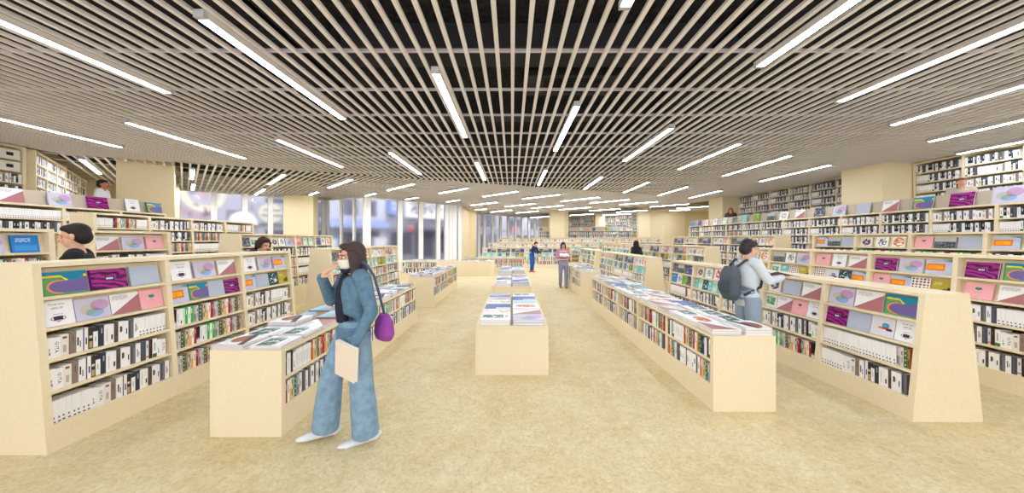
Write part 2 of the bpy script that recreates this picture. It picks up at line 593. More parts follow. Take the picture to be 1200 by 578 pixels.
# key: thickness, height, cover colour, marks (u0, u1, v0, v1, colour), word (text, size, v, colour), description
SP = {
    'm1': (.040, .166, WH, [(.35, .6, .18, .32, GRY), (.35, .5, .36, .5, GRY)], None, 'plain white book'),
    'm2': (.044, .160, WH, [], ('GUTA', .034, .52, INK), 'white bold-lettered book'),
    'm3': (.050, .172, OFF, [(.3, .7, .16, .5, (190, 180, 172)), (.25, .75, .8, .9, (110, 80, 70))], None, 'off-white taupe-labelled book'),
    'm4': (.040, .184, TAU, [(.4, .6, .5, .8, (110, 95, 86))], None, 'taupe book'),
    'm5': (.046, .180, WH, [(.2, .42, .3, .68, INK), (.55, .75, .2, .5, GRY)], None, 'white twin-lettered book'),
    'm6': (.034, .190, WH, [(.0, .26, 0, 1, (92, 92, 140)), (.5, .8, .25, .55, (80, 80, 90))], None, 'white blue-striped book'),
    'm7': (.026, .184, (60, 50, 44), [(.1, .9, .05, .35, (196, 160, 110)), (.1, .9, .5, .62, (220, 200, 170))], None, 'dark tan-patterned book'),
    'm8': (.044, .180, (44, 52, 64), [(.12, .88, .02, .78, WH), (.42, .58, .3, .55, GRY)], None, 'navy white-fronted book'),
    'm9': (.032, .186, NAVY, [(.35, .65, .6, .85, (170, 180, 190))], None, 'navy book'),
    'm10': (.046, .180, WH, [(.4, .52, .15, .8, (190, 188, 190))], None, 'white fine-lettered book'),
    'm11': (.030, .176, WH, [(.3, .7, .2, .45, INK)], None, 'slim white book'),
    'm12': (.028, .184, BRN, [(.4, .6, .3, .6, (60, 50, 46))], None, 'slim brown book'),
    'm13': (.050, .180, WH, [(.3, .6, .45, .75, (70, 66, 70)), (.62, .72, .5, .7, GRY)], None, 'wide white book'),
    'm14': (.028, .176, WH, [(.35, .65, .3, .6, INK)], None, 'thin white book'),
    'm15': (.042, .190, SPK, [(.1, .35, .1, .9, (78, 78, 88)), (.6, .8, .05, .8, (128, 126, 134))], None, 'grey mottled book'),
    'm16': (.042, .184, WH, [(.3, .45, .3, .7, INK), (.6, .75, .35, .55, GRY)], None, 'white dark-lettered book'),
    'm17': (.042, .188, (74, 78, 92), [(.3, .5, .1, .9, (96, 100, 112))], None, 'slate book'),
    'm18': (.026, .184, (225, 228, 234), [(.3, .7, .6, .8, (120, 130, 150)), (0, 1, .1, .18, (210, 120, 70))], None, 'pale blue-grey book'),
    'm19': (.030, .190, (52, 38, 24), [(.3, .7, .6, .8, (90, 70, 50))], None, 'dark brown book'),
    'm20': (.040, .186, WH, [(0, 1, 0, .2, (50, 120, 60)), (.4, .6, .35, .8, GRY)], None, 'white green-footed book'),
    'k1': (.040, .188, (30, 30, 34), [(.35, .65, .55, .8, (200, 200, 205)), (.0, 1., .0, .22, (225, 225, 228))], None, 'black book'),
    'k2': (.034, .182, (66, 66, 72), [(.3, .7, .2, .4, (190, 190, 195))], None, 'charcoal book'),
    'v': (.0295, .176, (248, 247, 248), [(.3, .62, .17, .27, (110, 108, 112)), (.25, .85, .015, .075, (52, 50, 54))], None, 'white set volume'),
    'c1': (.040, .184, (26, 26, 30), [(.0, 1, .0, .22, (228, 226, 228)), (.3, .7, .25, .3, (200, 200, 200))], None, 'black book'),
    'c2': (.030, .180, WH, [(.35, .6, .2, .75, (196, 194, 198))], None, 'plain white book'),
    'c3': (.030, .184, WH, [(.3, .65, .1, .3, INK)], None, 'white low-lettered book'),
    'c4': (.028, .180, (236, 238, 238), [(.4, .6, .4, .9, (180, 184, 186))], None, 'pale white book'),
    'c5': (.032, .190, (62, 184, 74), [(.35, .65, .55, .85, (210, 240, 210))], None, 'bright green book'),
    'c6': (.030, .184, WH, [(.38, .6, .3, .6, (120, 150, 120))], None, 'white narrow book'),
    'c8': (.036, .184, (176, 172, 178), [(.1, .5, .1, .5, (112, 108, 116)), (.5, .9, .5, .9, (214, 210, 214))], None, 'grey mottled book'),
    'c9': (.024, .182, (226, 206, 212), [(.3, .7, .2, .5, (186, 150, 160)), (.3, .7, .6, .8, (120, 90, 100))], None, 'pinkish book'),
    'c10': (.028, .190, (46, 118, 76), [(.35, .65, .1, .16, WH), (.35, .65, .34, .4, WH), (.35, .65, .58, .64, WH), (.35, .65, .8, .86, WH)], None, 'dark green dotted book'),
    'c11': (.026, .186, (156, 104, 54), [(.2, .6, .1, .4, (110, 70, 40)), (.4, .8, .5, .9, (190, 140, 90))], None, 'ochre mottled book'),
    'c12': (.040, .184, (206, 200, 192), [(.1, .45, .15, .45, (120, 116, 110)), (.5, .9, .4, .7, (150, 146, 140)), (.2, .6, .72, .92, (96, 92, 90))], None, 'tan-grey mottled book'),
    'c13': (.026, .190, (244, 186, 66), [(.0, 1., .55, 1., (238, 226, 204))], None, 'yellow and white book'),
    'c14': (.028, .184, WH, [(.35, .65, .4, .8, (150, 130, 130))], None, 'white slim book'),
    'c15': (.030, .190, (174, 30, 44), [(.35, .65, .6, .85, (222, 160, 160))], None, 'red book'),
    'c16': (.030, .186, (40, 40, 62), [(.35, .65, .3, .7, (150, 150, 170))], None, 'dark blue book'),
    'c17': (.034, .178, (198, 96, 62), [(.3, .7, .4, .6, (240, 210, 190))], None, 'rust orange book'),
    'c18': (.030, .180, (150, 190, 160), [(.3, .7, .4, .8, (230, 240, 230))], None, 'sage green book'),
    'c19': (.030, .184, (120, 150, 160), [(.3, .7, .2, .5, (220, 230, 235))], None, 'dusty teal book'),
}
SPD = .13                                   # book depth
sp_mesh, sp_lod = {}, {}
for key, (t, h, c, marks, word, desc) in SP.items():
    cols = [c]
    for mk in marks:
        if mk[4] not in cols: cols.append(mk[4])
    if word and word[3] not in cols: cols.append(word[3])
    mats = [plain(q, .5) for q in cols] + [PAGES]
    b, s = .0022, .003
    cv = MB().prism([(0, 0), (t, 0), (t, SPD), (t - b, SPD), (t - b, s), (b, s), (b, SPD), (0, SPD)], 0, h)
    lo = MB().box(0, 0, 0, t, SPD, h, 0, skip=(1,)).quad((0, 0, h), (t, 0, h), (t, SPD, h), (0, SPD, h), len(cols))
    for (u0, u1, v0, v1, q) in marks:
        for mb in (cv, lo):
            mb.quad((u0 * t, -.0004, v0 * h), (u1 * t, -.0004, v0 * h), (u1 * t, -.0004, v1 * h), (u0 * t, -.0004, v1 * h), cols.index(q))
    if word:
        vs, fs = glyphs(word[0])
        M = Matrix.Translation((t / 2, -.0004, h * word[2])) @ Matrix.Rotation(D2R(90), 4, 'X') @ Matrix.Rotation(D2R(-90), 4, 'Z') @ Matrix.Scale(word[1], 4)
        cv.add(vs, fs, cols.index(word[3]), M)
        lo.quad((.3 * t, -.0004, .25 * h), (.7 * t, -.0004, .25 * h), (.7 * t, -.0004, .75 * h), (.3 * t, -.0004, .75 * h), cols.index(word[3]))
    pg = MB().box(b, s, .003, t - b, SPD - .004, h - .003)
    sp_mesh[key] = (cv.mesh('cover', mats), pg.mesh('pages', [PAGES]))
    sp_lod[key] = (lo, mats)

# ------------------------------------------------------------------ books: covers that face out
DS = {}


def art(key, w, h, t, base, edge, desc, fn, title=None):
    A = Art('cover_' + key, base)
    if fn: fn(A)
    DS[key] = [w, h, t, A.done(), edge, desc, title]


def f_blob(A):
    u, v = A.u, A.v
    bump = ((((u - .68) / .26) * ((u - .68) / .26)) * -1.0 + 1.0).max(0.0)
    top = bump * -.24 + .84
    A.over((v > top - .09) * (u < .56), (238, 222, 20))
    A.over((v > top - .14) * (u > .93), (238, 222, 20))
    A.over(A.ell(.36, .34, .27, .29), (246, 138, 60))
    A.over(A.ell(.42, .34, .28, .25).max((u > .42) * (v > .06) * (v < (u - .42) * .3 + .56)), (112, 98, 158))
    A.over((v > top), (22, 138, 178))
    A.over((u < .035), (60, 120, 80))


def f_wave(A):
    n = A.noise(1.5, 1.0, .5)
    w = ((A.v * 22.0 + n * 20.0 + A.u * 9.0).sin() * .5) + .5
    A.c = A.ramp(w, [(.0, (54, 8, 52)), (.3, (112, 14, 104)), (.62, (160, 22, 124)), (.85, (206, 40, 140)), (1, (120, 30, 150))])
    A.over(A.rect(.36, .64, .42, .62), (14, 42, 78))
    A.over(A.rect(.40, .60, .47, .57) * (((A.u - .40) * 25.0).frac() < .78), (206, 220, 232))


def f_pastel(A):
    A.over(A.ell(.70, .62, .27, .26), (244, 176, 216), .75, 'MULTIPLY')
    A.over(A.ell(.38, .46, .25, .24), (236, 240, 186), .8, 'MULTIPLY')
    A.over(A.ell(.54, .30, .26, .20), (150, 216, 240), .75, 'MULTIPLY')


def f_diag(A):
    A.over((A.v < A.u * .86 + .02), (178, 116, 120))
    A.lines(.06, .6, .72, .94, 4, (170, 168, 172))


def f_pink(A):
    A.over(A.ell(.5, .64, .13, .085) * ((A.v < .66).max(A.ell(.43, .68, .07, .05)).max(A.ell(.57, .68, .07, .05))), (22, 136, 142))
    A.over(A.rect(.485, .515, .5, .58), (22, 136, 142))
    A.lines(.36, .64, .40, .46, 1, (200, 140, 140))


def f_orange(A):
    n = A.noise(3.5, 1.0)
    A.over(A.rect(.02, .74, .26, .72), (244, 122, 14))
    A.over(A.rect(.10, .66, .36, .62) * n, (252, 190, 30), 1.3)
    A.over((A.u > .62) * (A.v > .86) * (A.u - .5) * 1.9, (10, 130, 128))


def f_plain(A):
    A.c = A.ramp(A.noise(26, 4), [(.3, (176, 186, 206)), (.7, (190, 199, 217))])


def f_note(A):
    A.lines(.32, .68, .66, .74, 2, (150, 150, 156))
    A.lines(.34, .66, .44, .48, 1, (90, 90, 96), 14)
    A.over(A.ell(.5, .28, .24, .10) * (A.ell(.5, .28, .19, .065) < .5), (196, 160, 124))
    A.over(A.ell(.5, .17, .06, .04), (206, 170, 130))
    A.over(A.rect(.36, .64, .22, .36), (42, 42, 84))


def f_photo(stops, scale=4.0, off=0.0, rect=None, det=5.0):
    def fn(A):
        c = A.ramp(A.noise(scale, det, .6, off), stops)
        A.over(A.rect(*(rect or (0, 1, 0, 1))), c)
    return fn


def f_city(A):
    c = A.ramp(A.noise(9, 5, .2, 3), [(.3, (24, 28, 32)), (.5, (62, 72, 78)), (.62, (140, 150, 150)), (.75, (40, 52, 50))])
    A.over(A.rect(0, 1, 0, .6), c)
    A.over(A.rect(.0, .4, .36, .5), (120, 130, 130), .6)


def f_dots(A):
    d = ((A.u * 5.0).frac() - .5) * ((A.u * 5.0).frac() - .5) + ((A.v * 5.0).frac() - .5) * ((A.v * 5.0).frac() - .5)
    c = A.ramp(A.noise(9, 1, 0, 5), [(.35, (30, 30, 40)), (.5, (40, 40, 46)), (.58, (190, 60, 50)), (.68, (200, 160, 60))])
    A.over((d < .12) * A.rect(.06, .94, .06, .94), c)


def f_olive(A):
    A.lines(.12, .5, .62, .86, 3, (232, 226, 170))
    A.over(A.ell(.66, .24, .16, .14), (84, 76, 30)); A.over(A.ell(.82, .3, .1, .2), (60, 60, 40))


def f_teal(A):
    A.over((A.noise(6, 2, .4, 2) > .58) * A.rect(.1, .9, .15, .9), (225, 236, 230))
    A.over(A.ell(.66, .34, .16, .16), (204, 220, 210))


def f_fox(A):
    A.over((A.noise(5, 2, .5, 8) > .47) * A.ell(.5, .5, .42, .44), (228, 128, 60))
    A.over((A.noise(8, 2, .3, 1) > .6) * A.ell(.45, .62, .3, .3), (150, 60, 50))


def f_dog(A):
    A.over((A.noise(5, 2, .3, 4) > .45) * A.ell(.5, .52, .38, .34), (40, 34, 46))
    A.over((A.noise(7, 2, .3, 9) > .58) * A.ell(.5, .42, .36, .3), (112, 92, 172))


def f_boat(A):
    A.over((A.noise(6, 4, .3, 6) > .5) * A.ell(.55, .45, .34, .38), (96, 120, 128))
    A.over((A.noise(9, 3, .3, 7) > .6) * A.rect(.4, .9, .5, .9), (40, 110, 120))


def f_bird(A):
    A.over(A.ell(.62, .56, .16, .13), (60, 160, 204)); A.over(A.ell(.6, .42, .28, .06), (176, 64, 50)); A.over(A.ell(.78, .36, .14, .06), (60, 40, 44))
    A.over((A.noise(12, 3) > .62), (200, 196, 204), .7)


def f_leaf(A):
    A.over(A.rect(.04, .76, .32, .88) * (A.noise(4, 3, .8, 3) > .42), (38, 112, 88))
    A.over((A.noise(6, 3, .8, 7) > .52) * A.rect(.04, .76, .32, .88), (14, 58, 50))
    A.over((A.noise(7, 3, .8, 11) > .62) * A.rect(.04, .76, .32, .88), (150, 190, 170))
    A.over(A.ell(.87, .6, .06, .2), (150, 140, 176), .8)
    A.lines(.1, .6, .08, .18, 1, (190, 176, 186))


def f_gold(A):
    A.over((A.noise(5, 3, .6, 1) > .54) * A.rect(.02, .98, .2, .8), (206, 148, 76))
    A.over((A.noise(8, 3, .6, 5) > .66), (150, 196, 190))


def f_bluebk(A):
    A.over((A.noise(4, 2, .5, 2) > .62), (50, 110, 196), .5)
    A.over(A.rect(.42, 1, .0, .18), (250, 250, 250))


def f_aquap(A):
    A.over(((A.v * 9.0 + (A.u * 30.0).sin() * .5).frac() < .5) * A.rect(.02, .98, .15, .85), (30, 150, 164))


def f_food(A):
    A.over((A.noise(5, 3, .4, 3) > .40) * A.ell(.5, .55, .4, .28), (224, 84, 24))
    A.over((A.noise(8, 3, .4, 6) > .60) * A.ell(.5, .6, .42, .26), (60, 140, 60))
    A.over((A.noise(8, 3, .4, 2) > .64) * A.ell(.5, .5, .42, .3), (216, 40, 30))


def f_sky(A):
    A.c = A.ramp(A.v, [(.0, (128, 98, 80)), (.3, (156, 150, 152)), (.55, (112, 176, 212)), (1, (170, 208, 228))])
    A.over((A.v < (A.u - .3) * .8) * (A.v < .62), (110, 82, 66))


def f_dune(A):
    A.over(A.ell(.58, .55, .36, .30), (166, 92, 58)); A.over((A.v < A.u * .4 + .2) * (A.v > A.u * .4), (40, 36, 44)); A.over(A.rect(.0, 1, .86, 1), (240, 240, 242))


def f_text(c, band):
    def fn(A):
        A.lines(.15, .7, .6, .85, 3, c)
        A.over(A.rect(.1, .9, .1, .42), band)
    return fn


PALE = (244, 245, 249)
art('blob', .236, .178, .020, (92, 162, 106), (60, 120, 90), 'green and purple blob-patterned book', f_blob)
art('wave', .226, .172, .024, (112, 14, 104), (118, 20, 132), 'purple wave-patterned book', f_wave)
art('pastel', .224, .176, .018, (206, 202, 226), (190, 186, 214), 'lilac book with pastel ovals', f_pastel)
art('diag', .216, .176, .018, (244, 244, 246), (214, 208, 212), 'white and dusty-rose diagonal book', f_diag)
art('pink', .200, .180, .018, (244, 178, 184), (222, 150, 158), 'pink book with teal emblem', f_pink)
art('orange', .216, .180, .016, (194, 204, 228), (178, 190, 216), 'pale-blue book with orange block', f_orange)
art('plain', .220, .178, .018, (184, 192, 212), (170, 178, 198), 'plain blue-grey book', f_plain)
art('note', .186, .196, .012, (244, 246, 252), (190, 188, 198), 'white book with navy emblem', f_note, 'Think wise')
art('city', .220, .166, .020, (186, 196, 200), (90, 90, 100), 'dark cityscape photo book', f_city)
art('dots', .186, .178, .018, (244, 242, 240), (214, 206, 196), 'white book of dark dots', f_dots)
art('olive', .196, .174, .018, (186, 168, 44), (150, 134, 34), 'olive yellow book', f_olive)
art('teal', .176, .182, .018, (18, 74, 82), (12, 52, 58), 'dark teal book', f_teal)
art('fox', .176, .180, .018, (246, 242, 236), (220, 214, 206), 'white book with orange animal', f_fox)
art('dog', .172, .178, .018, (232, 224, 208), (206, 196, 178), 'cream book with dark animal', f_dog)
art('boat', .176, .182, .020, (246, 246, 246), (200, 190, 180), 'white book with grey drawing', f_boat)
art('bird', .200, .182, .016, (226, 224, 234), (196, 194, 206), 'pale book with bird photo', f_bird)
art('leaf', .230, .180, .020, (248, 248, 249), (226, 220, 222), 'white book with green photo', f_leaf)
art('gold', .230, .176, .020, (247, 245, 240), (226, 214, 196), 'white gold-patterned book', f_gold)
art('bluebk', .230, .176, .020, (16, 72, 160), (14, 54, 120), 'deep blue book', f_bluebk)
art('aquap', .230, .176, .020, (238, 246, 246), (190, 220, 222), 'aqua-patterned white book', f_aquap)
art('food', .230, .176, .020, (248, 248, 248), (224, 222, 224), 'white book with food photo', f_food)
art('sky', .230, .176, .020, (160, 200, 220), (150, 130, 116), 'sky and mountain photo book', f_sky)
art('dune', .230, .176, .020, (248, 248, 249), (214, 206, 206), 'white book with brown photo', f_dune)
art('azure', .180, .186, .018, (40, 130, 206), (26, 96, 160), 'bright blue book', f_text((220, 236, 250), (60, 150, 220)))
art('cobalt', .170, .182, .018, (40, 52, 140), (26, 36, 100), 'cobalt blue book', f_text((200, 210, 240), (70, 90, 190)))
art('aqua', .150, .184, .018, (120, 196, 196), (88, 160, 162), 'aqua green book', f_text((236, 246, 246), (150, 214, 212)))
art('mint', .150, .184, .018, (196, 226, 214), (160, 196, 184), 'pale mint book', f_text((110, 150, 140), (214, 238, 228)))
art('meadow', .150, .180, .018, (112, 170, 70), (80, 130, 50), 'green and yellow meadow book', f_photo([(.3, (70, 140, 60)), (.55, (150, 190, 60)), (.7, (236, 214, 60))], 3))
art('dusk', .190, .180, .018, (70, 76, 92), (40, 44, 56), 'dark blue-grey photo book', f_photo([(.3, (26, 30, 40)), (.5, (78, 86, 100)), (.66, (180, 186, 190))], 5, 4))
art('redfig', .160, .184, .018, (246, 240, 236), (220, 206, 200), 'white book with red figure', lambda A: A.over((A.noise(4, 2, .4, 3) > .44) * A.ell(.5, .5, .3, .4), (214, 92, 56)))
art('ink', .160, .184, .018, (246, 246, 246), (210, 210, 214), 'white ink-drawing book', lambda A: A.over((A.noise(6, 3, .6, 2) > .48) * A.ell(.5, .55, .34, .36), (52, 54, 66)))
art('rose', .170, .180, .018, (226, 150, 152), (190, 110, 112), 'rose pink book', f_text((250, 236, 236), (206, 110, 116)))
art('fern', .190, .182, .016, (226, 234, 226), (196, 206, 196), 'pale book with green photo', f_photo([(.35, (40, 92, 66)), (.55, (140, 190, 150)), (.7, (226, 236, 226))], 4, 2, (.1, .8, .2, .75)))
art('frame', .186, .150, .018, (250, 249, 247), (216, 206, 190), 'white framed sketch book', lambda A: A.over((A.noise(9, 3, .3, 2) > .5) * A.rect(.14, .86, .14, .86), (150, 140, 134)))

ds_mesh, ds_lod = {}, {}
for key, (w, h, t, am, edge, desc, title) in DS.items():
    mats = [am, plain(edge, .5), PAGES, plain((70, 70, 78), .5)]
    b = .0025
    UV = ((0, 0), (1, 0), (1, 1), (0, 1))
    cv, lo = MB(), MB().box(-w / 2, 0, 0, w / 2, t, h, 1, skip=(2,))
    cv.box(-w / 2, 0, 0, w / 2, b, h, 1, skip=(2,)).box(-w / 2, t - b, 0, w / 2, t, h, 1).box(-w / 2, b, 0, -w / 2 + b, t - b, h, 1)
    for mb in (cv, lo): mb.quad((-w / 2, 0, 0), (w / 2, 0, 0), (w / 2, 0, h), (-w / 2, 0, h), 0, None, UV)
    if title:
        vs, fs = glyphs(title)
        cv.add(vs, fs, 3, Matrix.Translation((0, -.0005, h * .84)) @ Matrix.Rotation(D2R(90), 4, 'X') @ Matrix.Scale(.021, 4))
    pg = MB().box(-w / 2 + b, b, .003, w / 2 - .004, t - b, h - .003)
    ds_mesh[key] = (cv.mesh('cover', mats), pg.mesh('pages', [PAGES]))
    ds_lod[key] = (lo, mats)

# ------------------------------------------------------------------ bookcases
CAND = []        # every book that stands in a case: sorted by how large it shows, the largest become objects


class Case:
    def __init__(s, label, short, x, y, rot, n, rows, H, D, lean=0.0, plinth=.2, z0=0.0, U=.96, near='left', cat='bookcase', group=None, name='bookcase',
                 top=.035, thick=.05, taper_back=True, zrows=None):
        s.short, s.rot, s.n, s.rows, s.H, s.D, s.lean, s.U, s.z0, s.near = short, D2R(rot), n, rows, H, D, lean, U, z0, near
        s.loc = Vector((x, y, z0)); s.top, s.thick, s.plinth = top, thick, plinth
        s.M = Matrix.Translation(s.loc) @ Matrix.Rotation(s.rot, 4, 'Z')
        r = empty(name, s.loc, s.rot); tag(r, label, cat, group); s.root = r
        L = n * U; s.L = L; th = thick / 2
        bl = lean if taper_back else 0.0
        yf = lambda z: lean * z / H
        yb = lambda z: D - bl * z / H
        s.yf, s.yb = yf, yb
        trap = lambda z0_, z1_, i: [(yf(z0_) + i, z0_), (yb(z0_) - i, z0_), (yb(z1_) - i, z1_), (yf(z1_) + i, z1_)]
        for xx in (0, L):
            MB().prism(trap(0, H, 0), xx - th, xx + th, axis='x').build('end_panel', WOOD, r)
        for k in range(1, n):
            MB().prism(trap(plinth, H - top, .003), k * U - th, k * U + th, axis='x').build('divider', WOOD, r)
        MB().prism(trap(H - top, H, 0), th, L - th, axis='x').build('top_board', WOOD, r)
        MB().prism(trap(0, plinth, .0015), th, L - th, axis='x').build('plinth', WOOD, r)
        MB().prism([(yb(plinth) - .02, plinth), (yb(plinth), plinth), (yb(H - top), H - top), (yb(H - top) - .02, H - top)], th, L - th, axis='x').build('back_panel', WOOD, r)
        zs = zrows or [plinth + (H - top - plinth) * i / rows for i in range(rows + 1)]
        s.zs = zs
        ts = .024
        for k in range(n):
            for z in zs[1:-1]:
                MB().box(k * U + th, yf(z) + .005, z - ts / 2, (k + 1) * U - th, yb(z) - .02, z + ts / 2).build('shelf', WOOD, r)
        s.ts = ts

    def bay_name(s, b):
        if s.n == 1: return 'only bay'
        i = b if s.near == 'left' else s.n - 1 - b
        if i == 0: return 'near bay'
        if i == s.n - 1: return 'far bay'
        if s.n == 3: return 'middle bay'
        return ORD[i] + ' bay'

    def row_name(s, r):
        if r == s.rows - 1: return 'bottom shelf'
        if r == 0: return 'top shelf'
        return ORD[r] + ' shelf'

    def cell(s, b, r):
        j = s.rows - 1 - r
        z0 = s.zs[j] + (s.ts / 2 if j else 0)
        z1 = s.zs[j + 1] - s.ts / 2
        return b * s.U + s.thick / 2, (b + 1) * s.U - s.thick / 2, z0, z1

    def spines(s, b, r, seq, pad=.008, vary=.0, fit=True, stop=1.0):
        """stand books along the shelf of bay b, row r from the left"""
        x0, x1, z0, z1 = s.cell(b, r)
        x = x0 + pad; i = 0
        rng = random.Random(zlib.crc32(('%s %d %d' % (s.short, b, r)).encode()))
        lim = x0 + (x1 - x0) * stop - .006
        y = s.yf(z0) + .012 + (s.lean * (z1 - z0) / s.H)
        for key in [seq[i_ % len(seq)] for i_ in range(90)]:
            t, h = SP[key][0], SP[key][1]
            if x + t > lim: break
            k = min(1.0, (z1 - z0 - .006) / h)
            i += 1
            CAND.append(dict(k='book', d=key, M=s.M @ Matrix.Translation((x, y + rng.uniform(0, .008), z0)), rot=(0, 0, s.rot), sc=(1, 1, k), w=t, h=h * k,
                             label='%s, %s from left, %s, %s, %s' % (SP[key][5], ORD[i - 1], s.row_name(r), s.bay_name(b), s.short), group=None))
            x += t + .0012
        return s

    def covers(s, b, r, keys, scale=1.06, tilt=10.0, wf=1.12):
        x0, x1, z0, z1 = s.cell(b, r)
        hmax = (z1 - z0) - .012
        ws = []
        for k in keys:
            sc = min(scale, hmax / DS[k][1])
            ws.append((DS[k][0] * max(sc, min(1.0, scale)) * wf, sc))
        W = x1 - x0
        tot = sum(w for w, _ in ws)
        if tot > W - .03:
            f = (W - .03) / tot
            ws = [(w * f, sc) for w, sc in ws]; tot *= f
        else:
            f = 1.0
        gap = (W - tot) / (len(keys) + 1)
        x = x0 + gap
        y = s.yf(z0) + .02 + s.lean * (z1 - z0) / s.H
        th = D2R(tilt)
        s.back(b, r, tilt)
        for i, (k, (w, sc)) in enumerate(zip(keys, ws)):
            CAND.append(dict(k='cover_book', d=k, M=s.M @ Matrix.Translation((x + w / 2, y, z0 + DS[k][2] * math.sin(th))), rot=(-th, 0, s.rot), sc=(w / DS[k][0], 1, sc), w=w, h=DS[k][1] * sc,
                             label='%s, %s from left, %s, %s, %s' % (DS[k][5], ORD[i], s.row_name(r), s.bay_name(b), s.short), group=None))
            x += w + gap
        return s

    def back(s, b, r, tilt):
        x0, x1, z0, z1 = s.cell(b, r)
        y = s.yf(z0) + .02 + s.lean * (z1 - z0) / s.H + .029
        dy = math.tan(D2R(tilt)) * (z1 - z0)
        MB().prism([(y, z0), (y + .012, z0), (y + .012 + dy, z1), (y + dy, z1)], x0, x1, axis='x').build('display_back', WOOD, s.root)

    def piles(s, specs, z=None):
        pass


PILE = []        # books that lie in piles on tops


def pile(case, x, y, keys, size, where, rz=0.0):
    """keys from the bottom book to the top one; x, y local to the case"""
    z = case.H
    for i, k in enumerate(keys):
        w, h, t = DS[k][0], DS[k][1], DS[k][2] * size[2]
        a = case.rot + D2R(rz) + random.uniform(-.03, .03)
        sx, sz = size[0] / w, size[1] / h
        c = case.M @ Vector((x, y, z + t))
        off = Matrix.Rotation(a, 4, 'Z') @ Vector((0, -size[1] / 2, 0))
        nm = 'top' if i == len(keys) - 1 else ('bottom' if i == 0 else ORD[i])
        PILE.append(dict(k='pile_book', d=k, loc=c + off, rot=(D2R(-90), 0, a), sc=(sx, size[2], sz),
                         label='%s, %s of %s' % (DS[k][5], nm, where), group=None))
        z += t + .0005


MONO = ['m%d' % i for i in range(1, 17)]
MONO2 = ['m17', 'm18', 'm19', 'm20']
V8 = ['v'] * 8
COLS = ['c1', 'c2', 'c3', 'c4', 'c5', 'c6', 'c5', 'c8', 'c9', 'c10', 'c11', 'c12', 'c13', 'c14', 'c15']
COLH = ['c8', 'c9', 'c10', 'c11', 'c12', 'c13', 'c14', 'c15']
DARK = ['m20', 'k1', 'm16', 'k2', 'm17', 'm10', 'k1', 'k1', 'm14', 'm9', 'm13', 'k2', 'k1', 'm16', 'm11', 'm17', 'k1', 'm20', 'm12', 'k2', 'm15', 'm10', 'k1', 'm9']


def mix(seed, n=40, src=None):
    r = random.Random(seed)
    src = src or (MONO + MONO2 + ['k1', 'k2', 'k1'])
    return [r.choice(src) for _ in range(n)]


LOWT = dict(H=.725, D=.60, rows=2, plinth=.245, top=.028, zrows=None)
# ---- the front cases, left
L1 = Case('long leaning five-shelf bookcase at the front left with a blank end panel', 'left front bookcase', -3.56, 2.54, 90, 3, 5, 1.467, .64, .12, U=.965, group=None)
L1.covers(0, 0, ['blob', 'wave', 'plain']).covers(0, 1, ['note', 'pastel', 'diag', 'pink'])
L1.spines(0, 2, MONO + V8).spines(0, 3, MONO + MONO2).spines(0, 4, V8 + MONO)
L1.covers(1, 0, ['note', 'pastel', 'diag']).covers(1, 1, ['orange', 'blob', 'plain', 'wave'])
L1.spines(1, 2, COLS + COLS[7:] + COLS[7:]).spines(1, 3, COLH + COLS + COLH).spines(1, 4, COLH * 2 + ['c15', 'c1'] + COLS)
L1.covers(2, 0, ['note', 'pastel', 'orange']).covers(2, 1, ['orange', 'plain', 'teal', 'olive'])
L1.spines(2, 2, MONO[:12] + V8).spines(2, 3, MONO + MONO2).spines(2, 4, MONO + MONO2)
LB = Case('leaning five-shelf bookcase with a blank end panel, further along the left row', 'second left bookcase', -3.56, 6.66, 90, 4, 5, 1.467, .64, .12)
for b in range(4):
    LB.covers(b, 0, [['dusk', 'rose', 'frame'], ['dog', 'boat', 'redfig'], ['ink', 'frame', 'boat', 'fox'], ['dog', 'rose', 'frame']][b]).covers(b, 1, [['mint', 'fern', 'teal', 'olive'], ['mint', 'aqua', 'meadow', 'mint'], ['aqua', 'mint', 'olive', 'meadow'], ['ink', 'fern', 'aqua', 'boat']][b])
    LB.spines(b, 2, mix(b, 40, ['c4', 'c18', 'c17', 'c15', 'c12', 'c2']) if b != 3 else DARK).spines(b, 3, mix(b + 5, 40, ['c18', 'c17', 'c5', 'c2', 'c12', 'c8', 'c15']) if b != 3 else MONO + V8).spines(b, 4, MONO + MONO2)
L2A = Case('leaning bookcase end behind the front left bookcase, left of the man in black', 'second-row left front bookcase', -5.35, 1.02, 90, 3, 5, 1.775, .64, .12, plinth=.5)
L2A.covers(2, 0, ['note', 'pastel', 'azure']).covers(1, 0, ['pink', 'note', 'diag'])
L2A.spines(2, 1, COLH * 3).spines(1, 1, COLH * 3)
L2B = Case('single-bay leaning bookcase behind the front left bookcase, right of the man in black', 'second-row single bookcase', -5.35, 4.28, 90, 1, 5, 1.775, .64, .12, plinth=.5)
L2B.covers(0, 0, ['diag', 'pastel', 'pink']).spines(0, 1, MONO + V8)
L2C = Case('leaning bookcase with blank end panel behind the woman reading, second left row', 'second-row left far bookcase', -5.35, 6.62, 90, 4, 5, 1.775, .64, .12, plinth=.5, U=.84)
L2C.covers(0, 0, ['dusk', 'fern', 'plain']).covers(1, 0, ['dog', 'boat', 'pastel']).covers(2, 0, ['rose', 'mint', 'mint']).covers(3, 0, ['cobalt', 'ink', 'redfig'])
for b in range(4):
    L2C.spines(b, 1, [COLH * 3, DARK, MONO, COLS][b]).spines(b, 2, [V8 * 3, V8 + COLH * 2, V8 * 3, MONO][b]).spines(b, 3, [MONO + MONO2, V8 + COLS, V8 * 2 + MONO, DARK][b]).spines(b, 4, [COLS * 2, COLS * 2, MONO, V8 * 3][b])
L3 = Case('raised bookcase below the left ledge holding white volumes and red books', 'third-row left bookcase', -7.2, 5.76, 90, 4, 6, 2.13, .64, .12, plinth=.65, U=.88)
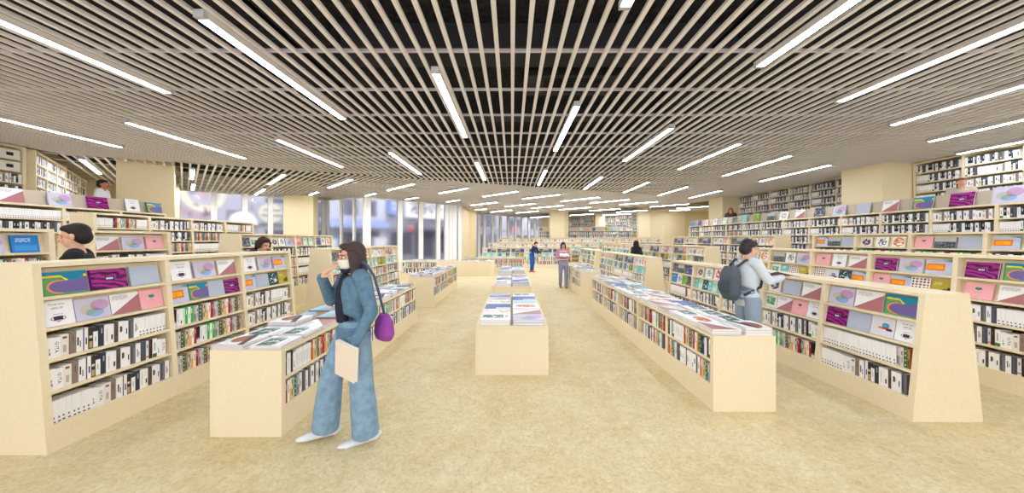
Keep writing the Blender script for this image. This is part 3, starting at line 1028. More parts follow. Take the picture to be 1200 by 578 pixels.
L3.spines(0, 0, V8 + ['c16', 'c15', 'c13', 'c14', 'c18', 'c12', 'c10', 'c15', 'c13', 'c12', 'c18', 'c11']).spines(0, 1, V8 + COLH)
L3.spines(1, 0, MONO + MONO2).spines(1, 1, DARK).spines(1, 2, V8 + ['v'] * 4 + COLH * 2).spines(1, 3, DARK)
L3.spines(2, 0, MONO).spines(2, 1, ['m15', 'c10', 'c8', 'c15', 'c13', 'c12'] * 4).spines(2, 2, V8 * 3).spines(2, 3, DARK)
L3.spines(3, 0, V8 + ['v'] * 4 + COLH).spines(3, 1, DARK).spines(3, 2, V8 * 2 + COLH)
L4 = Case('tall ledge bookcase along the left walkway with a grey felt rail on top', 'left ledge bookcase', -8.9, 2.75, 90, 6, 8, 2.32, .64, .08, plinth=.3)
for b in range(6):
    L4.spines(b, 0, [MONO, DARK, MONO[:12] + V8 * 2, V8 * 3, MONO, DARK][b]).spines(b, 1, [DARK, DARK, MONO, DARK, V8 * 3, MONO][b])
TL = Case('low two-shelf table case of books at the front left, piles of books on top', 'left front table', -1.925, 2.77, 90, 4, near='left', cat='display table', name='display_table', **LOWT)
TL.U = .96
TOP1 = ['m9', 'm10', 'm19', 'm1'] + ['c2'] * 7 + ['c15', 'c13', 'c12', 'c11', 'c18', 'c17', 'c15', 'c9', 'c13', 'c12', 'c10', 'c15', 'c14', 'c13']
BOT1 = ['c15', 'c14', 'c13', 'c12', 'c10', 'c8'] + ['m16', 'm15', 'm1', 'm15', 'm13', 'm12', 'm16', 'm9', 'm5', 'm17', 'm10', 'm15']
TOP2 = ['c12', 'c8', 'c12', 'c14', 'c15', 'c11', 'c8', 'c10', 'c13', 'c15', 'c16', 'c15', 'c2', 'c2', 'c2', 'c2', 'c5']
BOT2 = ['m1', 'm15', 'm16', 'm9', 'm13', 'm15', 'm10', 'm17', 'm16', 'm12', 'm15', 'm1', 'm9', 'm16']
TL.spines(0, 0, TOP1).spines(0, 1, BOT1).spines(1, 0, mix(3, 30, ['c12', 'c8', 'c17', 'c9', 'c15', 'c14'])).spines(1, 1, BOT2)
TL.spines(2, 0, ['c12', 'c14', 'c17', 'c8', 'c2', 'c4', 'c12', 'c17', 'c18', 'c2', 'c5', 'c5', 'c18'] + ['c12'] * 3).spines(2, 1, BOT2).spines(3, 0, TOP1[2:]).spines(3, 1, BOT2[3:] + ['m1', 'm9'])
TLB = Case('low two-shelf table case further along the left aisle, book piles on top', 'second left table', -1.93, 8.06, 90, 4, near='left', cat='display table', name='display_table', U=.86, **LOWT)
for b in range(4):
    TLB.spines(b, 0, [TOP1[2:], TOP2, ['c4'] * 3, ['c12', 'c18', 'c5', 'c2', 'c17'] * 3][b], stop=(1, 1, .2, 1)[b]).spines(b, 1, [BOT2, BOT2[6:] + BOT1, ['c8'] * 2, BOT1][b], stop=(1, .9, .15, 1)[b])
# ---- the front cases, right (their left end as one faces them is the far end)
R1 = Case('long leaning four-shelf bookcase at the front right with a blank end panel', 'right front bookcase', 3.62, 7.71, -90, 5, 4, 1.164, .64, .12, near='right', U=.943)
R1.covers(4, 0, ['pastel', 'diag', 'blob'], 1.15).covers(4, 1, ['wave', 'plain', 'bird', 'note'])
R1.spines(4, 2, V8 * 3 + COLH).spines(4, 3, V8 + MONO)
R1.covers(3, 0, ['dog', 'plain', 'diag']).covers(3, 1, ['fern', 'diag', 'pink', 'note'])
R1.spines(3, 2, MONO + MONO2).spines(3, 3, ['c12', 'c13', 'c14', 'c15', 'c1', 'c2', 'c3', 'c4', 'c5', 'c6', 'c5', 'c8', 'c9', 'c10', 'c11', 'c12', 'c13', 'c14', 'c12', 'c15', 'c16'])
R1.covers(2, 0, ['sky', 'azure', 'plain']).covers(2, 1, ['rose', 'fern', 'diag', 'note'])
R1.spines(2, 2, MONO + MONO2).spines(2, 3, V8 + COLS + COLH)
R1.covers(1, 0, ['dog', 'boat', 'redfig']).covers(1, 1, ['aqua', 'mint', 'teal', 'aqua', 'mint', 'aqua'])
R1.spines(1, 2, MONO + MONO2).spines(1, 3, DARK)
R1.covers(0, 0, ['dusk', 'city', 'dusk', 'cobalt']).covers(0, 1, ['azure', 'boat', 'meadow', 'dusk'])
R1.spines(0, 2, ['v'] * 22 + ['m12', 'c15', 'c2']).spines(0, 3, DARK)
RB = Case('leaning four-shelf bookcase with a blank end panel, further along the right row', 'second right bookcase', 3.62, 13.9, -90, 5, 4, 1.164, .64, .12, near='right')
for b in range(5):
    RB.covers(b, 0, [['dog', 'ink', 'fox'], ['boat', 'redfig', 'dog'], ['dusk', 'city', 'cobalt'], ['dusk', 'city', 'cobalt'], ['ink', 'boat', 'redfig', 'fox']][b]).covers(b, 1, [['azure', 'mint', 'aqua'], ['aqua', 'aqua', 'mint'], ['azure', 'boat', 'meadow', 'dusk'], ['azure', 'boat', 'meadow', 'dusk'], ['mint', 'aqua', 'aqua', 'mint', 'aqua']][b])
    RB.spines(b, 2, [DARK, MONO, ['v'] * 24, ['v'] * 24, MONO][b]).spines(b, 3, [DARK, COLS, DARK, MONO, DARK][b])
R2 = Case('long leaning five-shelf bookcase in the second right row, nearest part', 'second-row right front bookcase', 5.35, 7.95, -90, 5, 5, 1.467, .64, .12, near='right', U=.975)
R2C = [(['dusk', 'frame', 'fox'], ['fern', 'aqua', 'olive']), (['city', 'boat', 'pastel'], ['fern', 'aqua', 'dots', 'olive']), (['pink', 'note', 'diag'], ['dots', 'bird', 'teal', 'orange']),
       (['wave', 'pastel', 'orange'], ['pink', 'orange', 'dots', 'olive']), (['wave', 'blob', 'fox'], ['pink', 'diag', 'orange'])]
for b in range(5):
    R2.covers(b, 0, R2C[b][0], 1.08).covers(b, 1, R2C[b][1])
    R2.spines(b, 2, [MONO, MONO, DARK, COLS, ['m8', 'm10', 'm12', 'm13', 'm14', 'm15', 'm16', 'm17'] + V8 * 2 + MONO][b]).spines(b, 3, MONO[6 + b:] + MONO2 + MONO).spines(b, 4, MONO[b:] + MONO2 + MONO)
R2B = Case('leaning five-shelf bookcase in the second right row beyond the cross aisle', 'second-row right middle bookcase', 5.35, 14.1, -90, 5, 5, 1.467, .64, .12, near='right')
for b in range(5):
    R2B.covers(b, 0, [['dog', 'boat', 'redfig'], ['dusk', 'city', 'cobalt'], ['boat', 'rose', 'frame'], ['dusk', 'city', 'rose'], ['boat', 'dog', 'frame', 'fox']][b]).covers(b, 1, [['aqua', 'mint', 'meadow'], ['mint', 'cobalt', 'olive'], ['dusk', 'olive', 'boat'], ['mint', 'teal', 'olive'], ['mint', 'dusk', 'teal']][b])
    R2B.spines(b, 2, [DARK, MONO, ['v'] * 24, MONO, DARK][b]).spines(b, 3, DARK).spines(b, 4, MONO)
R3 = Case('bookcase in the third right row above the second, nearest part', 'third-row right front bookcase', 7.2, 7.95, -90, 5, 5, 1.775, .64, .10, plinth=.5, near='right')
for b, k in enumerate([['orange', 'city', 'plain'], ['dog', 'boat', 'fox'], ['pink', 'city', 'plain'], ['orange', 'boat', 'pastel'], ['wave', 'note', 'diag']]):
    R3.covers(b, 0, k, 1.1)
    R3.spines(b, 1, [DARK, COLS, COLS, DARK, MONO][b])
R3B = Case('bookcase in the third right row beyond the cross aisle', 'third-row right middle bookcase', 7.2, 14.9, -90, 6, 5, 1.775, .64, .10, plinth=.5, near='right')
for b in range(6):
    R3B.covers(b, 0, [['dusk', 'city', 'cobalt'], ['dog', 'boat', 'frame'], ['dusk', 'city', 'cobalt'], ['ink', 'boat', 'fox'], ['dusk', 'city', 'cobalt'], ['dog', 'boat', 'fox']][b])
    R3B.spines(b, 1, DARK).spines(b, 2, MONO).spines(b, 3, DARK)
R4 = Case('tall ledge bookcase along the right walkway with a grey felt rail on top', 'right ledge bookcase', 8.9, 16.65, -90, 14, 8, 2.32, .64, .08, plinth=.3, near='right')
for b in range(14):
    s1 = [DARK, MONO, DARK, ['c16', 'c15', 'k1', 'c19', 'm13', 'c10', 'c9', 'm1', 'm9'] * 3, MONO, DARK, MONO, DARK, MONO, DARK, MONO, DARK, V8 + ['m2', 'm1', 'k1'] + V8 * 2, V8 * 3][b]
    s2 = [DARK, V8 + DARK, DARK, COLH * 3, V8 + DARK, V8 + DARK, V8 + DARK, V8 + DARK, ['v'] * 8 + DARK, DARK, V8 + DARK, V8 + DARK, MONO[4:] + COLH, MONO][b]
    R4.spines(b, 0, s1).spines(b, 1, s2)
    if b < 7: R4.spines(b, 2, DARK if b % 2 else V8 + DARK).spines(b, 3, DARK)
TR = Case('long low two-shelf table case of books at the front right, piles of books on top', 'right front table', 1.93, 7.9, -90, 5, near='right', cat='display table', name='display_table', U=.945, **LOWT)
TR.spines(4, 0, ['m9', 'm10', 'm19', 'm20'] + ['c2'] * 7 + ['c15', 'c13', 'c12', 'c11', 'c10', 'c9', 'c15', 'c14', 'c13', 'c11', 'c10', 'c16']).spines(4, 1, ['c15', 'c13', 'c12', 'c10', 'c8', 'm16', 'm15', 'm9', 'm16', 'm14', 'm10', 'm9', 'm16', 'm10', 'm11', 'm13', 'm12', 'm16'])
for b in range(4):
    TR.spines(b, 0, [['c16', 'c12', 'c2', 'c2', 'c2', 'c17', 'c17', 'c12', 'c17', 'c12', 'c18', 'c17'], TOP2, TOP2, TOP2][b][b:], pad=.20, stop=.95).spines(b, 1, (BOT2 + BOT1)[b * 2:], pad=.20, stop=.95)
TRB = Case('low two-shelf table case further along the right aisle, book piles on top', 'second right table', 1.97, 11.9, -90, 3, near='right', cat='display table', name='display_table', U=.8, **LOWT)
for b in range(3): TRB.spines(b, 0, TOP1[b:], stop=(1, .5, .6)[b], pad=(.01, .2, .25)[b]).spines(b, 1, BOT1[b:], stop=(1, .5, .6)[b], pad=(.01, .2, .25)[b])

# ---- tall wall shelves
WR = Case('tall pale wall shelf on the right walkway, nearest part', 'near right wall shelf', 10.72, 8.76, -90, 4, 8, 2.18, .4, 0, plinth=.1, z0=1.5, near='right', cat='wall shelf', name='wall_shelf', U=.945)
WR2 = Case('tall pale wall shelf on the right walkway, between the two square columns', 'far right wall shelf', 10.72, 15.55, -90, 6, 8, 2.18, .4, 0, plinth=.1, z0=1.5, near='right', cat='wall shelf', name='wall_shelf', U=.935)
WL = Case('tall pale wall shelf at the far left with white box files', 'near left wall shelf', -10.74, 5.0, 90, 2, 8, 2.18, .26, 0, plinth=.1, z0=1.5, near='left', cat='wall shelf', name='wall_shelf', U=1.12)
WL2 = Case('tall pale wall shelf slanting away at the far left behind the walkway', 'slanting left wall shelf', -10.80, 7.46, 135, 6, 8, 2.18, .26, 0, plinth=.1, z0=1.5, near='left', cat='wall shelf', name='wall_shelf', U=.9)
for cs, o in ((WR, 0), (WR2, 3), (WL, 7), (WL2, 11)):
    for b in range(cs.n):
        for r in range(6):
            k = (b * 3 + r * 2 + o) % 5
            q = [DARK, V8 + DARK[::-1], MONO, DARK[5:] + MONO, V8 + ['v'] * 3 + DARK][k]
            if r == 1 and cs in (WR, WR2): q = (DARK[:5] + V8 + MONO) if b % 2 else V8 + DARK
            if r == 3 and cs in (WR, WR2): q = V8 + ['v'] * 5 + MONO2 + DARK
            if cs is WL: q = [COLH + MONO, V8 + ['v'] * 3, MONO, COLH[4:] + DARK, DARK, MONO][r]
            cs.spines(b, r, q, stop=.62 if cs is WL and b == 1 and r < 2 else 1.0)
for r in range(2):
    x0, x1, z0, z1 = WL.cell(1, r)
    p = WL.M @ Vector((x1 - .17, .03, z0))
    bx = empty('box_file', p, WL.rot)
    tag(bx, 'white box file with a dark label on the far left wall shelf, %s' % ('upper one' if r == 0 else 'lower one'), 'box', 'white box files')
    MB().box(-.15, 0, 0, .15, .22, .19).build('body', plain((240, 238, 232)), bx)
    MB().box(-.05, -.003, .06, .05, 0, .13).build('label_plate', plain((40, 40, 42)), bx)

# ---- far rows that face the entrance
FR1 = Case('low row of shelves across the far end, front row', 'far front bookcase', -1.72, 19.2, 0, 6, 4, 1.164, .64, .12, U=.82)
FR2 = Case('row of shelves across the far end, second row up', 'far second bookcase', -1.50, 20.95, 0, 8, 5, 1.467, .64, .12, U=.88)
FR3 = Case('row of shelves across the far end, third row up', 'far third bookcase', -.97, 22.7, 0, 10, 5, 1.775, .64, .10, plinth=.5, U=.94)
FR4 = Case('ledge shelves across the far end below the far wall shelves', 'far ledge bookcase', 1.95, 24.5, 0, 7, 8, 2.32, .6, .08, plinth=.3, U=.99)
RD = Case('leaning four-shelf bookcase running back beside the far aisle, right side', 'third right bookcase', 3.75, 18.7, -90, 4, 4, 1.164, .6, .12, near='right', U=.86)
R2D = Case('leaning bookcase of the second right row, furthest part', 'second-row right far bookcase', 5.45, 20.3, -90, 5, 5, 1.467, .6, .12, near='right', U=.94)
R3D = Case('bookcase of the third right row, furthest part', 'third-row right far bookcase', 7.3, 22.0, -90, 6, 5, 1.775, .6, .10, plinth=.5, near='right', U=.96)
FC = [['dusk', 'city', 'cobalt'], ['dog', 'boat', 'redfig'], ['dusk', 'city', 'cobalt'], ['boat', 'dog', 'fox'], ['ink', 'dusk', 'city'], ['dog', 'frame', 'boat']]
FT = [['aqua', 'mint', 'aqua', 'mint'], ['azure', 'mint', 'teal'], ['aqua', 'teal', 'olive'], ['mint', 'aqua', 'fern', 'aqua']]
for cs, rr in ((FR1, 4), (FR2, 3), (FR3, 3), (RD, 4), (R2D, 4), (R3D, 3)):
    for b in range(cs.n):
        cs.covers(b, 0, FC[(b * 2 + cs.rows) % 6])
        if cs is R3D: cs.spines(b, 1, DARK)
        else: cs.covers(b, 1, FT[(b + cs.rows) % 4])
        for r in range(2, rr): cs.spines(b, r, [DARK, COLS + COLH, MONO, COLH * 3][(b + r) % 4])
for b in range(7):
    FR4.spines(b, 0, [DARK, COLH * 3, MONO][b % 3]).spines(b, 1, DARK)
FAX = Vector((10.4, 26.35)) - Vector((3.4, 31.1))
ang = math.degrees(math.atan2(FAX.y, FAX.x))
u_ = FAX.normalized()


def far_wall(px0, px1, n, label, short):
    def hit(px):
        r = Vector(((px - 600) / FPX, 1.0)); a0 = Vector((3.4, 30.75))
        t = (a0.x * u_.y - a0.y * u_.x) / (r.x * u_.y - r.y * u_.x)
        return r * t
    p, q = hit(px0), hit(px1)
    cs = Case(label, short, p.x, p.y, ang, n, 8, 2.18, .3, 0, plinth=.1, z0=1.5, cat='wall shelf', name='wall_shelf', U=(q - p).length / n)
    for b in range(n):
        for r in range(6): cs.spines(b, r, [DARK, MONO, V8 + DARK, DARK[7:] + MONO][(b + r) % 4])
    return cs


FW1 = far_wall(666.5, 695.5, 2, 'tall wall shelf high on the far wall beside the big pale column', 'left far wall shelf')
FW2 = far_wall(707, 752, 3, 'tall wall shelf high on the far wall beside the broad pale pier', 'right far wall shelf')
tag(MB().box(2.0, 25.2, 1.38, 10.8, 26.3, 1.5).build('mezzanine_floor', WALL), 'raised walkway below the far wall shelves', kind='structure')

# ---- felt rails and the large books on the ledges


def ledge(case, items, h=.27):
    MB().box(case.thick / 2 - .05, .20, case.H, case.L + .025, .24, case.H + h).build('felt_rail', FELT, case.root)
    for i, (k, px, sc) in enumerate(items):
        # place along the ledge where the photograph shows it
        o = case.M @ Vector((0, .12, 0)); d = (case.M.to_3x3() @ Vector((1, 0, 0)))
        r = Vector(((px - 600) / FPX, 1.0))
        t = (-(o.x) * r.y + o.y * r.x) / (d.x * r.y - d.y * r.x)
        t = max(.2, min(case.L - .2, t))
        w, hh = DS[k][0] * sc, DS[k][1] * sc
        CAND.append(dict(k='cover_book', d=k, M=case.M @ Matrix.Translation((t, .205 - .0 - math.tan(D2R(12)) * hh - .03, case.H + .006)), rot=(-D2R(12), 0, case.rot), sc=(sc, 1.3, sc), w=w, h=hh,
                         label='large %s, %s from left, %s' % (DS[k][5], ORD[i], case.short), group=None))


ledge(R4, [('azure', 811, 1.4), ('cobalt', 819, 1.4), ('redfig', 827.5, 1.4), ('ink', 837.5, 1.4), ('mint', 848.5, 1.5), ('dusk', 859.5, 1.35), ('aqua', 872, 1.7), ('meadow', 886, 1.7), ('city', 902.5, 1.5),
           ('frame', 917.5, 1.7), ('diag', 936.5, 1.5), ('dusk', 958.5, 1.5), ('pastel', 982.5, 1.55), ('plain', 1010.5, 1.5), ('diag', 1042, 1.5), ('blob', 1080, 1.5), ('wave', 1125.5, 1.6), ('pastel', 1180, 1.75)])
ledge(L4, [('diag', 14, 1.5), ('pastel', 72, 1.5), ('wave', 116.5, 1.55), ('note', 156.5, 1.5), ('blob', 190, 1.45)])
ledge(FR4, [('dusk', 634, 1.2), ('mint', 681, 1.3), ('rose', 688, 1.5), ('cobalt', 696, 1.2), ('meadow', 711.5, 1.4), ('aqua', 719.5, 1.5), ('mint', 728, 1.5), ('boat', 736, 1.3)], .3)

# ------------------------------------------------------------------ low tables: piles
KEYS = ['leaf', 'dune', 'diag', 'sky', 'diag', 'bluebk', 'leaf', 'food', 'aquap', 'dune', 'sky', 'leaf', 'gold', 'sky', 'note', 'diag']


def table_piles(case, cols, rows, size, nm, near_first, seed, z=2, first=None, step=None):
    r = random.Random(seed)
    step = step or (case.L - .02) / rows
    for i in range(rows):
        for j in range(cols):
            y = case.D * (j + .5) / cols
            x = (case.L + .025 - step * (i + .5)) if case.near == 'right' else (-.025 + step * (i + .5))
            side = 'aisle-side' if j == 0 else 'far-side'
            top = KEYS[(i * 5 + j * 3 + seed) % len(KEYS)]
            if first and (i, j) in first: top = first[(i, j)]
            keys = [r.choice(['dune', 'gold', 'diag', 'leaf', 'note']) for _ in range(z - 1 + (1 if r.random() < .3 else 0))] + [top]
            pile(case, x, y, keys, (size[0] + r.uniform(-.02, .02), size[1] + r.uniform(-.02, .02), 1.0 + r.uniform(-.2, .5)), '%s %s pile, %s' % (ORD[i], side, nm), r.uniform(-4, 4))


table_piles(TR, 2, 15, (.295, .272), 'right front table', True, 3, first={(0, 0): 'diag', (0, 1): 'dune', (1, 0): 'food', (2, 0): 'leaf', (4, 0): 'diag', (4, 1): 'bluebk', (3, 1): 'leaf'})
table_piles(TL, 2, 12, (.295, .272), 'left front table', True, 6, first={(0, 0): 'leaf', (0, 1): 'dune', (1, 0): 'leaf', (1, 1): 'leaf', (2, 0): 'diag', (2, 1): 'dune', (3, 0): 'sky', (3, 1): 'sky'})
table_piles(TLB, 2, 10, (.31, .272), 'second left table', True, 1)
table_piles(TRB, 2, 7, (.31, .272), 'second right table', True, 8)


class Block:
    """a plain closed plinth table"""
    def __init__(s, label, poly, H, short, loc, parts=True):
        s.H, s.rot, s.short = H, 0.0, short
        s.loc = Vector(loc); s.M = Matrix.Translation(s.loc)
        r = empty('display_plinth', loc); tag(r, label, 'display table'); s.root = r
        inn = [(x * .985, y * .985 + .003) for x, y in poly]
        MB().prism(poly, 0, H - .03).build('body', WOOD, r)
        MB().prism(poly, H - .028, H).build('top_board', WOOD, r)
        MB().prism(inn, H - .03, H - .028).build('shadow_gap', plain((150, 136, 110)), r)


for i, (y, lab) in enumerate(((4.0, 'plain beige block table in the middle of the aisle, nearest of the three'), (7.37, 'plain beige block table in the middle of the aisle, second of the three'),
                              (10.3, 'plain beige block table in the middle of the aisle, furthest of the three'))):
    B = Block(lab, [(-.445, 0), (.445, 0), (.445, 2.1), (-.445, 2.1)], .595, ['nearest', 'second', 'furthest'][i] + ' centre table', (0, y, 0))
    left = [['leaf', 'gold', 'bluebk', 'gold', 'pastel', 'sky'], ['leaf', 'gold', 'bluebk', 'dune', 'food', 'sky'], ['aquap', 'leaf', 'bluebk', 'dune', 'sky', 'gold']][i]
    right = [['pastel', 'diag', 'food', 'aquap', 'bluebk', 'leaf'], ['sky', 'bluebk', 'diag', 'food', 'bluebk', 'leaf'], ['sky', 'dune', 'aquap', 'leaf', 'diag', 'bluebk']][i]
    for j, ks in enumerate((left, right)):
        for n, k in enumerate(ks):
            pile(B, (-.205, .205)[j], .03 + .335 * (n + .5), [k, k], (.366 if j == 0 else .378, .318, 1.75), '%s %s pile, %s' % (ORD[n], ('left', 'right')[j], B.short))
# ---- far table cases and the rounded counter
TA = Case('low table case across the far aisle end, book piles on top', 'far aisle table', -2.35, 16.35, 0, 4, cat='display table', name='display_table', U=.72, **LOWT)
for b in range(4): TA.spines(b, 0, [COLH * 3, TOP2, COLH * 3, ['c8', 'c17', 'c12', 'c15'] * 4][b]).spines(b, 1, [DARK, BOT2, MONO, BOT1][b])
table_piles(TA, 2, 9, (.27, .26), 'far aisle table', True, 5)
TW = Case('low table case by the tall window with book piles on top', 'window table', -4.62, 13.8, 0, 2, cat='display table', name='display_table', U=.72, **LOWT)
for b in range(2): TW.spines(b, 0, COLS + COLH).spines(b, 1, DARK)
table_piles(TW, 2, 4, (.32, .26), 'window table', True, 9)
arc = [(-1.05 + .5 * math.cos(t), .55 + .55 * math.sin(t)) for t in [math.pi / 2 + math.pi * i / 14 for i in range(15)]]
arc2 = [(1.05 + .5 * math.cos(t), .55 + .55 * math.sin(t)) for t in [-math.pi / 2 + math.pi * i / 14 for i in range(15)]]
CT = Block('long beige counter with rounded ends by the far windows', arc + arc2, .68, 'rounded counter', (-2.35, 14.7, 0))
for n, k in enumerate(['bluebk', 'note', 'sky', 'bluebk', 'leaf', 'azure']):
    pile(CT, -1.1 + .42 * n, .3, ['dune', k], (.3, .24, 1.0), '%s pile, rounded counter' % ORD[n])
# ------------------------------------------------------------------ make the books
bpy.context.view_layer.update()
CAM = Vector((0, 0, CAMZ))
dg = bpy.context.evaluated_depsgraph_get()


def shown(c):
    """rough pixel area in the frame, nought where a case hides the book"""
    M = c['M']
    if c['k'] == 'book': p = M @ Vector((c['w'] / 2, -.002, c['h'] * .6)); n = M.to_3x3() @ Vector((0, -1, 0))
    else: p = M @ Vector((0, -.002, c['h'] * .6)); n = M.to_3x3() @ Vector((0, -1, 0))
    v = p - CAM
    if v.y < .3: return 0.0
    x, y = 600 + FPX * v.x / v.y, HORIZON - FPX * v.z / v.y
    if not (-8 < x < 1208 and -5 < y < 583): return 0.0
    face = -v.normalized().dot(n)
    if face <= .02: return 0.0
    a = c['w'] * c['h'] * FPX ** 2 / v.y ** 2 * max(.05, face * v.length / v.y)
    for up in (.6, .95):
        q = p + Vector((0, 0, (up - .6) * c['h'])); w = q - CAM
        hit, loc, _, _, ob, _ = SC.ray_cast(dg, CAM, w.normalized(), distance=w.length - .03)
        if not hit: return a
    return a * 1e-3


for c in CAND: c['a'] = shown(c)


def place(c, meshes, loc, extra=None):
    o = link(bpy.data.objects.new(c['k'], meshes[0]))
    o.location = loc; o.rotation_euler = c['rot']; o.scale = c['sc']
    p = link(bpy.data.objects.new('pages', meshes[1]), o)
    tag(o, c['label'], 'book', c['group'])
    return o


GROUPS = {'book': 'books standing on the shelves', 'cover_book': 'books shown face out', 'pile_book': 'books lying in piles'}


def mass(name, cands, lod, label):
    """the small rest of a kind, one object"""
    V, F, MI, UVs, mats, nv = [], [], [], [], [], 0
    for c in cands:
        mb, mm = lod[c['d']]
        R = c['M'].to_translation(); E_ = Euler(c['rot']).to_matrix().to_4x4()
        S = Matrix.Diagonal((*c['sc'], 1.0))
        T = np.array(Matrix.Translation(R) @ E_ @ S)
        v = np.array(mb.v) @ T[:3, :3].T + T[:3, 3]
        V.append(v)
        idx = []
        for m in mm:
            if m not in mats: mats.append(m)
            idx.append(mats.index(m))
        for f, mi, u in zip(mb.f, mb.m, mb.uv):
            F.append([k + nv for k in f]); MI.append(idx[mi])
            UVs += [w for uu in (u if u else [(0, 0)] * len(f)) for w in uu]
        nv += len(v)
    me = bpy.data.meshes.new(name)
    me.from_pydata(np.concatenate(V).tolist(), [], F)
    for m in mats: me.materials.append(m)
    me.polygons.foreach_set('material_index', MI)
    me.uv_layers.new(name='UVMap').data.foreach_set('uv', UVs)
    me.update()
    return tag(link(bpy.data.objects.new(name, me)), label, 'books', kind='stuff')


for kind, meshes, lod, name, lab in (('book', sp_mesh, sp_lod, 'shelved_books', 'countless small books standing on the shelves further back'),
                                     ('cover_book', ds_mesh, ds_lod, 'face_out_books', 'countless small face-out books on the shelves further back')):
    cs = sorted((c for c in CAND if c['k'] == kind), key=lambda c: -c['a'])
    big, rest = cs[:300], cs[300:]
    for c in big:
        c['group'] = GROUPS[kind]
        place(c, meshes[c['d']], c['M'].to_translation())
    if rest: mass(name, rest, lod, lab)
for c in PILE:
    c['group'] = GROUPS['pile_book']
    place(c, ds_mesh[c['d']], c['loc'])
print('BOOKS', len(CAND), len(PILE))
# ------------------------------------------------------------------ the street beyond the glass
OFF = 26.5
FROT = D2R(45)


def fpt(px, py=None):
    """(s, z) on the house fronts across the street for a sight line"""
    r = Vector(((px - 600) / FPX, 1.0))
    t = OFF / r.dot(DB)
    p = r * t
    return p.dot(DW), (CAMZ - (py - HORIZON) * p.y / FPX if py is not None else None)


def at_front(s, out=0.0, z=0.0):
    p = DB * (OFF - out) + DW * s
    return (p.x, p.y, z)


def house(px0, px1, h, colr, label, wins, door=None):
    s0, s1 = fpt(px0)[0], fpt(px1)[0]
    L = s1 - s0
    r = empty('building', at_front(s0), FROT); tag(r, label, 'building')
    MB().box(0, 0, 0, L, 4, h).build('facade', plain(colr, .8), r)
    MB().box(-.05, -.12, h, L + .05, 4, h + .25).build('cornice', plain((120, 118, 128), .8), r)
    MB().box(0, -.10, 2.55, L, 0, 2.75).build('ledge', plain((150, 150, 162), .8), r)
    for (a, b, z0, z1) in wins:
        f = MB().box(L * a, -.05, z0, L * b, 0, z1).build('window_frame', plain((96, 96, 108), .6), r)
        MB().box(L * a + .06, -.06, z0 + .06, L * b - .06, -.05, z1 - .06).build('pane', plain((92, 92, 110), .25), f)
    if door:
        MB().box(L * door[0], -.06, 0, L * door[1], 0, 2.3).build('door', plain((104, 102, 116), .5), r)
    return r


house(150, 300, 7.5, (169, 166, 178), 'mauve-grey shop building across the street before the left windows', [(.1, .4, 3.2, 4.6), (.55, .9, 3.2, 4.6), (.05, .45, .3, 2.4)], (.55, .7))
house(300.5, 392, 7.0, (182, 180, 190), 'pale grey shop building behind the flat pale column', [(.1, .35, 3.0, 4.4), (.5, .85, 3.0, 4.4), (.1, .55, .3, 2.3)], (.65, .85))
house(392.5, 452, 7.5, (199, 199, 210), 'whitish building with blue awning across the street', [(.12, .42, 3.5, 4.8), (.55, .8, 3.5, 4.8), (.08, .5, .3, 2.2)], (.6, .85))
house(452.5, 532, 7.2, (159, 158, 169), 'grey shop building with a white signboard across the street', [(.06, .34, .4, 2.3), (.5, .66, .1, 2.4), (.72, .95, .4, 2.3)], (.38, .47))
house(532.5, 585, 7.6, (172, 172, 185), 'grey-blue building before the far window front', [(.1, .4, 1.0, 2.4), (.5, .9, 3.0, 4.5), (.5, .7, .2, 2.2)], (.76, .92))
house(585.5, 660, 7.3, (185, 183, 196), 'pale lilac-grey building at the far end of the street', [(.1, .3, 2.9, 4.2), (.4, .6, 2.9, 4.2), (.2, .5, .5, 2.2)], (.6, .75))


def board(name, px0, px1, py0, py1, colr, label, cat='sign', out=.3, frame=None):
    (s0, _), (s1, _) = fpt(px0), fpt(px1)
    z1, z0 = fpt((px0 + px1) / 2, py0)[1], fpt((px0 + px1) / 2, py1)[1]
    r = empty(name, at_front(s0, out, z0), FROT); tag(r, label, cat)
    MB().box(0, 0, 0, s1 - s0, out - .005, z1 - z0).build('panel', plain(colr, .6), r)
    if frame:
        w, h = s1 - s0, z1 - z0
        MB().box(-.05, -.04, -.05, w + .05, .02, .0).box(-.05, -.04, h, w + .05, .02, h + .05).box(-.05, -.04, 0, 0, .02, h).box(w, -.04, 0, w + .05, .02, h).build('frame', plain(frame, .6), r)
    return r, s1 - s0, z1 - z0


def strokes(mb, pts, w, closed=False):
    """a flat brush stroke standing before a sign panel"""
    P = [Vector((x, z)) for x, z in pts]
    if closed: P.append(P[0])
    for a, b in zip(P, P[1:]):
        d = b - a
        if d.length < 1e-5: continue
        n = Vector((-d.y, d.x)).normalized() * w / 2
        e = d.normalized() * w * .25
        q = [a - n - e, b - n + e, b + n + e, a + n - e]
        mb.prism([tuple(k) for k in q], .01, .03, axis='y')


